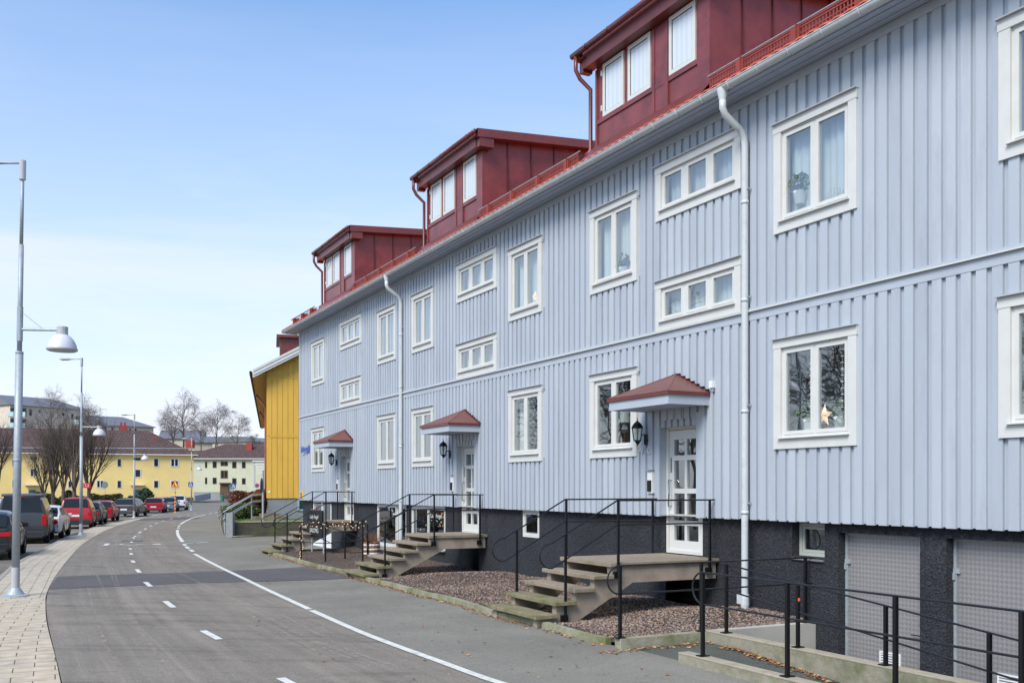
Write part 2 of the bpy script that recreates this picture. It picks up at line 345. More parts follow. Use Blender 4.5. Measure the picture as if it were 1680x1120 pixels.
PLINTH, n, l, b = node_mat('dark_roughcast'); b.inputs['Base Color'].default_value = (*s2l((62, 65, 72)), 1); b.inputs['Roughness'].default_value = 0.8
co = n.new('ShaderNodeTexCoord'); ns = n.new('ShaderNodeTexNoise'); ns.inputs['Scale'].default_value = 26; ns.inputs['Detail'].default_value = 6; ns.inputs['Distortion'].default_value = 1.2
l.new(co.outputs['Object'], ns.inputs['Vector']); bp = n.new('ShaderNodeBump'); bp.inputs['Strength'].default_value = 1.0; bp.inputs['Distance'].default_value = 0.11; l.new(ns.outputs[0], bp.inputs['Height']); l.new(bp.outputs[0], b.inputs['Normal'])
n2 = n.new('ShaderNodeTexNoise'); n2.inputs['Scale'].default_value = 0.9; n2.inputs['Detail'].default_value = 8; l.new(co.outputs['Object'], n2.inputs['Vector'])
r = n.new('ShaderNodeValToRGB'); r.color_ramp.elements[0].position = 0.35; r.color_ramp.elements[0].color = (*s2l((46, 48, 54)), 1); r.color_ramp.elements[1].position = 0.7; r.color_ramp.elements[1].color = (*s2l((60, 63, 70)), 1)
l.new(n2.outputs[0], r.inputs[0])
r5 = n.new('ShaderNodeMapRange'); r5.inputs['From Min'].default_value = .38; r5.inputs['From Max'].default_value = .62; r5.inputs['To Min'].default_value = .6; r5.inputs['To Max'].default_value = 1.25; l.new(ns.outputs[0], r5.inputs[0])
sc5 = n.new('ShaderNodeVectorMath'); sc5.operation = 'SCALE'; l.new(r.outputs[0], sc5.inputs[0]); l.new(r5.outputs[0], sc5.inputs['Scale']); l.new(sc5.outputs[0], b.inputs['Base Color'])
def treadplate():
    m, n, l, b = node_mat('diamond_tread_plate'); b.inputs['Metallic'].default_value = 0.35; b.inputs['Roughness'].default_value = 0.42
    co = n.new('ShaderNodeTexCoord'); mp_ = n.new('ShaderNodeMapping'); mp_.inputs['Rotation'].default_value = (R(45), 0, 0); l.new(co.outputs['Object'], mp_.inputs[0])
    ck = n.new('ShaderNodeTexChecker'); ck.inputs['Scale'].default_value = 24; ck.inputs[1].default_value = (*s2l((158, 155, 155)), 1); ck.inputs[2].default_value = (*s2l((143, 140, 141)), 1)
    mv = n.new('ShaderNodeVectorMath'); mv.operation = 'MULTIPLY'; mv.inputs[1].default_value = (0, 1, 1); l.new(mp_.outputs[0], mv.inputs[0])
    av = n.new('ShaderNodeVectorMath'); av.operation = 'ADD'; av.inputs[1].default_value = (0.01, 0, 0); l.new(mv.outputs[0], av.inputs[0]); l.new(av.outputs[0], ck.inputs[0])
    l.new(ck.outputs[0], b.inputs['Base Color'])
    wv = n.new('ShaderNodeTexWave'); wv.inputs['Scale'].default_value = 7.64; wv.bands_direction = 'Y'; l.new(av.outputs[0], wv.inputs[0])
    bp = n.new('ShaderNodeBump'); bp.inputs['Strength'].default_value = 0.6; bp.inputs['Distance'].default_value = 0.01; l.new(ck.outputs[1], bp.inputs['Height']); l.new(bp.outputs[0], b.inputs['Normal'])
treadplate(); TREAD = MATS['diamond_tread_plate']

# ------------------------------------------------------------------ the ground
KPX = [(0, 953), (20.6, 932), (33, 921.6), (59, 909), (76.6, 900), (92, 891), (103, 885), (122, 876), (161, 863), (198, 855), (238, 848), (280, 841.5), (306, 838), (335, 834)]
SPX = [(102, 1120), (94.3, 1082.6), (84.5, 1049), (78.6, 1025.7), (76, 1010), (75.6, 978.6), (79.5, 964.8), (94, 941), (112, 917.7), (127.7, 900), (140, 889), (168.7, 871.6), (192.8, 862), (217, 855), (249.7, 845), (291.5, 839.5), (328.6, 834.5), (366, 830.5)]
LPX = [(810, 1120), (740, 1092), (650, 1060), (600, 1041), (550, 1019), (508, 1000), (480, 987), (440, 968.5), (400, 949), (370, 935), (340, 920), (318, 908), (306, 897), (299, 887), (291.5, 877), (291.5, 868), (300, 857), (313, 851), (337, 844), (363.5, 839), (400, 833.5)]
xy = lambda p: (p.x, p.y)
K = [(-1.4, -12), (-1.3, 4), (-0.85, 15)] + [xy(onG(*p)) for p in KPX]
S = [(0.5, -12), (0.5, 4)] + [xy(onG(*p)) for p in SPX]
S[2] = (0.52, S[2][1])
L = [(5.6, -12), (5.5, -2), (5.25, 5)] + [xy(onG(*p)) for p in LPX]
def resample(P, n):
    P = [Vector(p) for p in P]; ds = [0]
    for a, b in zip(P, P[1:]): ds.append(ds[-1] + (b - a).length)
    o = []
    for i in range(n):
        t = ds[-1] * i / (n - 1); k = 0
        while k < len(ds) - 2 and ds[k + 1] < t: k += 1
        o.append(P[k].lerp(P[k + 1], (t - ds[k]) / max(1e-9, ds[k + 1] - ds[k])))
    return o
def smooth(P, it=3):
    P = [Vector(p) for p in P]
    for _ in range(it): P = [P[0]] + [(P[i - 1] + P[i] * 2 + P[i + 1]) / 4 for i in range(1, len(P) - 1)] + [P[-1]]
    return P
def strip(name, A, B, m, dz, n=140, label=None, edge=0.0, nx=1, uvs=1.0):
    """ribbon between two ground lines, uv in metres"""
    A = smooth(resample(A, n)); B = smooth(resample(B, n)); vs = []; fs = []; uv = []; s_ = 0
    for i in range(n):
        if i: s_ += (A[i] - A[i - 1]).length
        for j in range(nx + 1):
            p = A[i].lerp(B[i], j / nx); vs.append((p.x, p.y, g(p.y) + dz)); uv.append(((p - A[i]).length * uvs, s_ * uvs))
    q = nx + 1
    for i in range(n - 1):
        for j in range(nx): fs.append((i * q + j, i * q + j + 1, (i + 1) * q + j + 1, (i + 1) * q + j))
    if edge:
        b0 = len(vs)
        for i in range(n): vs.append((A[i].x, A[i].y, g(A[i].y) + dz - edge)); uv.append((0, 0))
        for i in range(n - 1): fs.append((i * q, (i + 1) * q, b0 + i + 1, b0 + i))
    me = bpy.data.meshes.new(name); me.from_pydata(vs, [], fs); me.materials.append(m)
    ul = me.uv_layers.new(name='UVMap')
    for lp in me.loops: ul.data[lp.index].uv = uv[lp.vertex_index]
    o = bpy.data.objects.new(name, me); COL.objects.link(o); tag(o, kind='structure'); return o
def sheet(name, poly, m, dz, kind='structure', parent=None, zf=None):
    poly = [Vector((p[0], p[1], 0)) for p in poly]; bm = bmesh.new(); vv = [bm.verts.new(p) for p in poly]
    for t in tessellate_polygon([poly]):
        try: bm.faces.new([vv[i] for i in t])
        except Exception: pass
    for Yb, _ in GB[1:-1]:
        bmesh.ops.bisect_plane(bm, geom=bm.verts[:] + bm.edges[:] + bm.faces[:], plane_co=(0, Yb, 0), plane_no=(0, 1, 0))
    for v in bm.verts: v.co.z = (zf(v.co) if zf else g(v.co.y)) + dz
    for f in bm.faces: f.normal_update()
    for f in bm.faces:
        if f.normal.z < 0: f.normal_flip()
    me = bpy.data.meshes.new(name); bm.to_mesh(me); bm.free(); me.materials.append(m); o = bpy.data.objects.new(name, me); COL.objects.link(o)
    if kind: o['kind'] = kind
    return o
# right-hand boundary of the footway: ramp wall, gravel kerb, lawn wall
CK = [xy(onG(*p, 0.06)) for p in [(998, 1049), (960, 1041), (885, 1020), (807, 1003), (780, 993), (736.5, 980), (699, 973), (653, 960), (597, 947), (563, 936), (508, 924), (479.5, 915), (443, 906)]]
WX = 10.0                          # plinth face
XO, XI = 6.95, 8.12          # outer and inner low ramp walls
YC = 10.45                   # concrete wall across the bed
FARC = [xy(onG(*p)) for p in [(430, 899), (440, 880)]]
# base sheet with the sunken garage yard
bm = MB()
def base(x0, x1, y0, y1, z0=None):
    ys = [y0] + [b[0] for b in GB if y0 < b[0] < y1] + [y1]
    for a, c in zip(ys, ys[1:]):
        if c > a: bm.quad((x0, a, g(a) - 0.1), (x1, a, g(a) - 0.1), (x1, c, g(c) - 0.1), (x0, c, g(c) - 0.1))
base(-1500, XO - 0.1, -60, 2500); base(XO - 0.1, 11, YC, 2500); base(11, 1500, -60, 2500)
tag(bm.build('ground', ASPH, org=(0, 0, 0)), kind='structure')
sheet('garage_yard', [(XI, -30), (10.3, -30), (10.3, YC), (XI, YC)], ASPH_RAMP, -0.66, zf=lambda c: 0)
rs = [(XO - 0.02, 9.1), (XI + 0.02, YC)]
rm = MB(); rampz = lambda y: -0.0 - max(0, (9.6 - y)) * 0.075
for a, c in [(YC, 9.6), (9.6, 7), (7, 4), (4, 0.9), (0.9, -8), (-8, -30)]:
    rm.quad((XO, a, max(rampz(a), -0.66)), (XI, a, max(rampz(a), -0.66)), (XI, c, max(rampz(c), -0.66)), (XO, c, max(rampz(c), -0.66)))
tag(rm.build('ramp', ASPH_RAMP, org=(0, 0, 0)), kind='structure')
foot = [(5.0, -30), (XO, -30), (XO, YC)] + CK + [(WX + .1, CK[-1][1]), (WX + .1, 36.85), xy(dep(500, 799, 44.3)), xy(dep(430, 799, 44.3))] + [xy(onG(*p)) for p in [(384, 880.5), (367, 876), (363, 860), (364, 842), (385, 835)]]
Lr = [(5.0, -30)] + [(p[0] - 0.1, p[1]) for p in L[1:]]
foot_poly = foot + [L[-1]] + [(x - 0.05, y) for x, y in L[::-1][1:-1]]
sheet('footway', foot_poly, ASPH_FOOT, 0.0)
strip('bike_path', S, [(x + 0.02, y) for x, y in L], ASPH_PATH, 0.0035, nx=4)
ks = next(i for i, p in enumerate(S) if p[1] > 20.2)
Kn = [p for p in K if p[1] < 19.5] + [(-0.38, 20.35)]; Sn = S[:ks] + [(0.69, 20.35)]
Kf = [(-0.38, 20.35)] + [p for p in K if p[1] > 21.5]; Sf = [(0.69, 20.35)] + [p for p in S[ks:] if p[1] > 20.5]
Sf = [p for p in Sf if p[1] < K[-1][1] + 3]
strip('pavement_near', Kn, [(x - 0.01, y) for x, y in Sn], PAV1, 0.006, n=60, edge=0.1)
strip('pavement', Kf, [(x - 0.01, y) for x, y in Sf], PAV2, 0.006, n=90, edge=0.1)
KERB = mat('kerb_granite', (158, 150, 140), 0.85, var=0.15, scale=30, bump=0.2, bscale=80)
strip('kerb', [(x - 0.11, y) for x, y in K], K, KERB, 0.012, n=140, edge=0.115)
# dark asphalt patch
def gp(pts): return [xy(onG(*p)) for p in pts]
sheet('asphalt_repair', gp([(78.5, 967), (95, 945.5), (170, 943), (260, 940.5), (380, 936), (470, 931.5), (520, 928), (566, 937), (592, 947), (540, 950), (420, 954), (300, 957), (190, 962), (120, 965)]), ASPH_DARK, 0.008)
sheet('asphalt_repair', gp([(232, 851), (262, 849.5), (300, 848), (330, 848.5), (322, 851), (270, 853), (226, 853.5)]), ASPH_DARK, 0.008)
# painted markings
def lineseg(P, i0, i1): return [Vector(p) for p in P[i0:i1]]
def ribbon(mb, P, wd, dz=0.013):
    P = [Vector(p) for p in P]
    for i in range(len(P) - 1):
        def nrm(k):
            a = P[min(k + 1, len(P) - 1)] - P[max(k - 1, 0)]; return Vector((-a.y, a.x)).normalized() * wd / 2
        a, b = P[i], P[i + 1]; na, nb = nrm(i), nrm(i + 1)
        q = [a - na, a + na, b + nb, b - nb]
        mb.quad(*[(v.x, v.y, g(v.y) + dz) for v in q])
mk = MB()
Lg = lambda pts: [Vector(xy(onG(*p))) for p in pts]
ribbon(mk, smooth(resample([(5.6, -12), (5.5, -2), (5.25, 5)] + [xy(onG(*p)) for p in LPX[:5]] + [xy(onG(511, 1001.5))], 60), 2), 0.11)
ribbon(mk, smooth(resample([xy(onG(*p)) for p in [(508, 1000), (480, 987), (440, 968.5), (400, 949), (370, 935), (340, 920), (319, 908.5)]], 30), 1), 0.11)
ribbon(mk, smooth(resample([xy(onG(*p)) for p in [(300, 889), (296.5, 884), (292.5, 878.5), (291, 873), (291.5, 869)]], 14), 1), 0.14)
ribbon(mk, smooth(resample([xy(onG(*p)) for p in [(296, 860), (301, 856.5), (313, 850.5), (325, 847), (337, 844)]], 20), 1), 0.14)
for a, b in [((317, 905), (312, 901.5)), ((309.5, 900), (305.5, 896.5)), ((304, 895), (302, 892.5)), ((292.5, 866.5), (293, 865)), ((293.6, 863.6), (294.6, 862)), ((343, 842.7), (348, 841.6)), ((352, 840.8), (357, 839.8)), ((361, 839), (367, 838)), ((371, 837.3), (377, 836.4))]:
    ribbon(mk, Lg([a, b]), 0.13)
for a, b in [((333, 1035), (360, 1049.5)), ((271, 986.5), (285, 997)), ((238.5, 955), (247.5, 962.5)), ((224.5, 934), (229.5, 939.5)), ((217, 919.5), (220, 923)), ((214.5, 907.5), (216, 910)), ((213.5, 899.5), (214.5, 901.5)), ((215.6, 888.5), (216.3, 890)), ((218.4, 881.5), (220.2, 883)), ((221, 880.6), (222.5, 879)), ((228, 874.4), (231.5, 872)), ((237, 868.5), (240, 866.5)), ((246, 863.5), (249, 862)), ((255, 859), (258.5, 857.7)), ((266.5, 855), (270, 853.9)), ((279, 851.5), (283.5, 850.4)), ((292, 848.3), (297, 847.3)), ((307, 845.3), (312, 844.4)), ((318, 843.2), (323, 842.3)), ((460, 1113), (500, 1133))]:
    ribbon(mk, Lg([a, b]), 0.1)
# cycle symbols across the path
for pts, w_ in [([(167, 894.5), (182, 893.6)], 0.1), ([(173, 895), (177, 891.5)], 0.16), ([(197, 893), (215, 894.6), (234, 892.6)], 0.12), ([(197, 892.2), (206, 894.2)], 0.1), ([(250, 893.3), (263, 891.8)], 0.12), ([(257, 892.2), (258, 893.3)], 0.25), ([(303, 891.8), (318, 890.2)], 0.1), ([(322, 890.6), (341, 889)], 0.14)]:
    ribbon(mk, Lg(pts), w_)
mk.build('road_marking', PAINTW, org=(0, 0, 0))['kind'] = 'structure'
DUST, n, l, b = node_mat('tyre_dust'); b.inputs['Base Color'].default_value = (*s2l((176, 164, 150)), 1); b.inputs['Roughness'].default_value = .95
co = n.new('ShaderNodeTexCoord'); ns = n.new('ShaderNodeTexNoise'); ns.inputs['Scale'].default_value = 2.2; ns.inputs['Detail'].default_value = 8; ns.inputs['Roughness'].default_value = .75; l.new(co.outputs['Object'], ns.inputs[0])
mr_ = n.new('ShaderNodeMapRange'); mr_.inputs['From Min'].default_value = .42; mr_.inputs['From Max'].default_value = .66; mr_.inputs['To Max'].default_value = .42; l.new(ns.outputs[0], mr_.inputs[0]); l.new(mr_.outputs[0], b.inputs['Alpha'])
dk = MB(); sc_ = .3905
for q, w_ in [([(410, 190), (430, 250), (465, 300), (500, 400), (560, 520), (640, 620), (740, 766)], .05), ([(480, 190), (455, 240), (480, 300), (520, 420), (600, 560), (700, 700)], .04), ([(600, 190), (590, 222), (640, 268), (740, 300), (860, 352)], .04), ([(650, 190), (662, 230), (720, 290), (900, 380), (1100, 480), (1300, 590), (1500, 660)], .06),
    ([(860, 360), (1000, 430), (1200, 540), (1400, 640), (1560, 700)], .05), ([(370, 370), (400, 480), (450, 620), (560, 766)], .05), ([(880, 380), (1060, 470), (1230, 580), (1400, 680)], .04), ([(540, 190), (500, 215), (520, 260), (640, 300), (800, 350), (980, 440), (1150, 540)], .04), ([(400, 175), (350, 200), (352, 250), (400, 300), (440, 380), (470, 460)], .05), ([(940, 600), (970, 620), (1008, 633)], .05), ([(1000, 655), (1030, 672), (1042, 678)], .05), ([(1180, 480), (1330, 560), (1480, 640), (1640, 692)], .05)]:
    ribbon(dk, smooth(resample(gp([(x * sc_, 821 + y * sc_) for x, y in q]), 40), 3), w_, .0155)
dk.build('tyre_marks', DUST, org=(0, 0, 0))['kind'] = 'structure'
gm = MB()
for i in range(26):
    t = i / 25; a = onG(199 + t * 32, 888); b = onG(201 + t * 32, 885.6)
    gm.bar(a + Vector((0, 0, .016)), b + Vector((0, 0, .016)), 0.03, 0.006)
tag(gm.build('drain_grate', mat('worn_grate', (104, 102, 98), .7)), 'long iron drain grate set across the cycle path', 'drain grate')

# gravel bed, kerb stones, cross wall
WX = 10.0                          # plinth face
def bedz(x, y):
    t = max(0, min(1, (x - 6.8) / 3.2)); return g(y) + 0.06 + 0.07 * t + 0.05 * math.sin(x * 1.7 + y * 0.9) * t + 0.03 * math.sin(y * 2.3)
def ckx(y):
    for a, b in zip(CK, CK[1:]):
        if (a[1] - y) * (b[1] - y) <= 0 and a[1] != b[1]: return a[0] + (b[0] - a[0]) * (y - a[1]) / (b[1] - a[1])
    return CK[0][0] if y < CK[0][1] else CK[-1][0]
gb = MB(); ny, nx = 220, 26; y0, y1 = YC + 0.05, CK[-1][1]
for i in range(ny + 1):
    y = y0 + (y1 - y0) * i / ny; xa = ckx(y) + 0.04
    for j in range(nx + 1):
        x = xa + (WX + 0.05 - xa) * j / nx; gb.v.append((x, y, bedz(x, y) + random.uniform(-.012, .012)))
for i in range(ny):
    for j in range(nx):
        a = i * (nx + 1) + j; gb.f.append((a, a + 1, a + nx + 2, a + nx + 1)); gb.mi.append(0)
tag(gb.build('gravel_bed', GRAV, org=(0, 0, 0), smooth=True), kind='structure')
MOSSK = mat('mossy_kerb', (150, 146, 128), 0.9, var=0.2, scale=9, dirt=(96, 106, 50), dirt_scale=1.6, dirt_amt=0.85, dirt_lo=0.43, bump=0.3, bscale=50)
kb = MB(); P = smooth(resample(CK, 90), 2)
for i in range(len(P) - 1):
    a, b = P[i], P[i + 1]; d = (b - a).normalized(); nn = Vector((-d.y, d.x)) * 0.045 
    if i % 6 == 5: b = b - d * 0.012
    kb.prism([(a.x - nn.x, a.y - nn.y, g(a.y) - .1), (a.x + nn.x, a.y + nn.y, g(a.y) - .1), (a.x + nn.x, a.y + nn.y, g(a.y) + .09), (a.x - nn.x, a.y - nn.y, g(a.y) + .09)], (b.x - a.x, b.y - a.y, g(b.y) - g(a.y)))
kb.box(CK[-1][0] - .05, WX, CK[-1][1] - .05, CK[-1][1] + .05, g(CK[-1][1]) - .12, g(CK[-1][1]) + .13)
tag(kb.build('bed_kerb', MOSSK, org=(0, 0, 0)), kind='structure')
CWALL = mat('weathered_wall_concrete', (148, 142, 126), 0.9, var=0.14, scale=2.5, bump=0.3, bscale=45, dirt=(84, 92, 48), dirt_scale=1.3, dirt_amt=0.9, dirt_lo=0.44)
CTOP = mat('wall_top_concrete', (158, 148, 130), 0.9, var=0.15, scale=8, bump=0.3, bscale=60)
# stones
def pebbles(name, n, region, mats, label, cat, r0=0.012, r1=0.024, flat=0.7):
    mb = MB(); oct_ = [(1, 0, 0), (-1, 0, 0), (0, 1, 0), (0, -1, 0), (0, 0, 1), (0, 0, -1)]; fo = [(0, 2, 4), (2, 1, 4), (1, 3, 4), (3, 0, 4), (2, 0, 5), (1, 2, 5), (3, 1, 5), (0, 3, 5)]
    for _ in range(n):
        x, y, z = region(); s1, s2, s3 = [random.uniform(r0, r1) for _ in range(3)]; a = random.uniform(0, 6.28); ca, sa = math.cos(a), math.sin(a)
        mb.cur = random.randrange(len(mats))
        mb.add([(x + (vx * s1 * ca - vy * s2 * sa), y + (vx * s1 * sa + vy * s2 * ca), z + vz * s3 * flat) for vx, vy, vz in oct_], fo)
    return tag(mb.build(name, mats, org=(0, 0, 0)), label, cat, kind='stuff')
GM = [mat('gravel_stone', c, 0.85, var=0.1, scale=20) for c in [(124, 104, 94), (96, 82, 76), (152, 136, 124), (82, 72, 68), (138, 112, 94)]]
def rg():
    y = YC + 0.1 + (random.random() ** 1.7) * 12; x = random.uniform(ckx(y) + 0.1, WX - 0.02); return x, y, bedz(x, y) + 0.008
pebbles('gravel_stones', 16000, rg, GM, 'loose reddish gravel stones covering the bed along the blue house', 'gravel')
def leaves(name, n, region, label):
    lm = [mat('dry_leaf', c, 0.8, var=0.2, scale=20) for c in [(150, 92, 52), (176, 124, 76), (120, 74, 48), (188, 150, 104)]]
    mb = MB()
    for _ in range(n):
        x, y, z = region(); s1 = random.uniform(.014, .034); a = random.uniform(0, 6.28); d = Vector((math.cos(a), math.sin(a), random.uniform(-.3, .3))) * s1; e = Vector((-math.sin(a), math.cos(a), random.uniform(-.4, .4))) * s1 * .6
        c = Vector((x, y, z + random.uniform(.006, .02))); mb.cur = random.randrange(4); mb.quad(c - d, c + e, c + d, c - e)
    return tag(mb.build(name, lm, org=(0, 0, 0)), label, 'fallen leaves', kind='stuff')
def rk():
    i = int(random.random() ** 0.8 * (len(P) - 2)); c = P[i].lerp(P[i + 1], random.random()); c = c + Vector((-abs(random.gauss(0, .07)) - .05, 0)); return c.x, c.y, g(c.y)
leaves('fallen_leaves', 1500, rk, 'dry brown leaves gathered along the kerb of the gravel bed')
def rk2():
    i = int(random.random() * (len(K) - 9)) + 3; a, b = Vector(K[i]), Vector(K[i + 1]); c = a.lerp(b, random.random()); return c.x - .11 - abs(random.gauss(0, .12)), c.y, g(c.y) - .1
leaves('fallen_leaves', 700, rk2, 'dry brown leaves in the gutter beside the parked cars')
def rk3():
    y = 9.9 - abs(random.gauss(0, 1.6)); x = XI - .06 - abs(random.gauss(0, .07)); return x, y, max(-.66, rampz(y))
leaves('fallen_leaves', 500, rk3, 'dry brown leaves lying in the ramp beside the low inner wall')
def rk4(): return random.uniform(6.4, 8.2), 10.3 - abs(random.gauss(0, .12)), 0
leaves('fallen_leaves', 160, rk4, 'dry brown leaves below the short concrete kerb across the footway')

def rk5():
    y = 8 + random.random() ** 1.5 * 24; t = random.random(); return 3.2 + t * (ckx(y) - 3.4 + .0 * y), y, g(y)
leaves('fallen_leaves', 170, rk5, 'scattered single leaves and grit lying on the asphalt footway')
# low concrete walls of the ramp
def lowwall(label, x0, x1, ya, yb, zt, zb):
    r_ = empty('low_wall', ((x0 + x1) / 2, (ya + yb) / 2, zb), label, 'low wall')
    mbx(x0 + .004, x1 - .004, ya, yb, zb, zt - .02).build('wall_body', CWALL, r_); mbx(x0, x1, ya - .004, yb + .004, zt - .02, zt).build('wall_top', CTOP, r_, bevel=.006); return r_
lowwall('outer low concrete ramp wall green with moss', XO - .09, XO + .07, -14, 9.27, 0.12, -0.8)
lowwall('inner low concrete ramp wall in front of the garage doors', XI - .02, XI + .15, -14, YC - .1, 0.15, -0.8)
r_ = empty('low_wall', (9.2, YC, -.7), 'short pale concrete wall between the gravel bed and the garage yard', 'low wall')
mbx(XI - .02, WX, YC - .09, YC + .05, -.8, .13).build('wall_body', mat('pale_wall_concrete', (178, 174, 164), .9, var=.08, scale=3, bump=.2), r_)
mbx(CK[0][0] - .05, XI - .024, YC - .09, YC + .05, -.1, .125).build('kerb_section', MOSSK, r_)
# ------------------------------------------------------------------ the blue house
D = 9.9; FX = D - 0.034; SB = 1.53; EAVE = 7.83
YN, YF = -5.0, 36.9
house = empty('apartment_house', (D, YF, -0.2), 'long pale blue board-clad apartment house with red dormers and dark plinth', 'house')
def wY(px): return 20370.0 / (px - 7) - 5.05
WIN2 = []   # (ylo, yhi, zlo, zhi)
A0 = [(5.84, 7.40), (9.47, 11.03), (14.51, 16.07), (17.96, 19.48), (23.78, 25.3), (26.55, 28.1), (33.6, 35.2), (1.2, 2.75)]
ups = [(a, b, 5.62, 7.17) for a, b in A0]; lows = [(a, b, 2.545, 4.10) for a, b in A0]
ST = [(11.75, 13.94), (20.08, 22.3), (29.6, 31.8)]
st_up = [(a, b, 6.49, 7.40) for a, b in ST]; st_lo = [(a, b, 4.625, 5.46) for a, b in ST]
DOORS = [(12.86, 13.86), (21.33, 22.33), (30.79, 31.79)]
allw = ups + lows + st_up + st_lo
opens = [(a + .08, b - .08, c + .08, d - .08) for a, b, c, d in allw] + [(a, b, 0, 3.12) for a, b in DOORS]
def cuts(y, z0, z1, op, pad=0.0):
    segs = [(z0, z1)]
    for a, b, c, d in op:
        if a - pad < y < b + pad:
            ns_ = []
            for s0, s1 in segs:
                if d <= s0 or c >= s1: ns_.append((s0, s1)); continue
                if c > s0: ns_.append((s0, c))
                if d < s1: ns_.append((d, s1))
            segs = ns_
    return segs
def holed(mb, X, ya, yb, z0, z1, op):
    ys = sorted(set([ya, yb] + [v for o_ in op for v in o_[:2] if ya < v < yb]))
    for a, b in zip(ys, ys[1:]):
        for s0, s1 in cuts((a + b) / 2, z0, z1, op): mb.quad((X, a, s0), (X, b, s0), (X, b, s1), (X, a, s1))
bw_ = MB(); holed(bw_, D, YN, YF, SB, EAVE, opens)
bw_.quad((D, YN, SB), (D, YF, SB), (WX + .02, YF, SB), (WX + .02, YN, SB))
bw_.quad((D, YF, SB), (D + 9, YF, SB), (D + 9, YF, EAVE), (D, YF, EAVE)); bw_.quad((D, YN, SB), (D + 9, YN, SB), (D + 9, YN, EAVE), (D, YN, EAVE))
bw_.add([(D, YF, EAVE), (D + 9, YF, EAVE), (D + 4.5, YF, EAVE + 2.3)], [(0, 1, 2)]); bw_.add([(D, YN, EAVE), (D + 9, YN, EAVE), (D + 4.5, YN, EAVE + 2.3)], [(0, 1, 2)])
bw_.quad((D + 9, YN, -.3), (D + 9, YF, -.3), (D + 9, YF, EAVE), (D + 9, YN, EAVE))
bw_.build('wall', BLUE2, house)
bd = MB(); y = YN + 0.05; i = 0
while y < YF - 0.12:
    hw = 0.067; j = random.uniform(-.004, .004); dx = random.uniform(0, .003)
    bd.cur = random.randrange(3)
    for z0, z1 in [(SB - .012 + random.uniform(-.004, .004), 4.49), (4.62, 7.69)]:
        for s0, s1 in cuts(y, z0, z1, opens, pad=hw * .98):
            bd.box(FX - dx, D + .001, y - hw + j, y + hw + j, s0, s1)
    y += 0.203; i += 1
bd.build('vertical_boards', BLUES, house)
sc_ = MB(); sc_.box(FX - .006, D, YN, YF, 4.47, 4.592); sc_.box(FX - .012, D, YN, YF, 7.68, 7.80)
sc_.box(FX - .01, D, YF - .1, YF + .024, SB - .01, 4.46); sc_.box(FX - .01, D, YF - .1, YF + .024, 4.66, 7.675)
sc_.build('frieze_and_corner_boards', BLUE, house)
mbx(FX - .045, D, YN, YF + .03, 4.595, 4.612).build('string_course_ledge', WHITE, house)
mbx(FX - .02, D, YN, YF + .02, 4.614, 4.65).build('string_course_drip', BLUE, house)

# interior backing and floors
im = MB(); im.quad((D + 1.1, YN, SB), (D + 1.1, YF, SB), (D + 1.1, YF, EAVE), (D + 1.1, YN, EAVE))
for z in (SB, 4.5, 7.7): im.box(D + .12, D + 1.1, YN, YF, z - .02, z + .02)
for y in [8.4, 11.3, 14.2, 17, 19.8, 22.7, 25.9, 29, 32.3]: im.box(D + .12, D + 1.1, y, y + .06, SB, EAVE)
im.build('interior', ROOM, house)

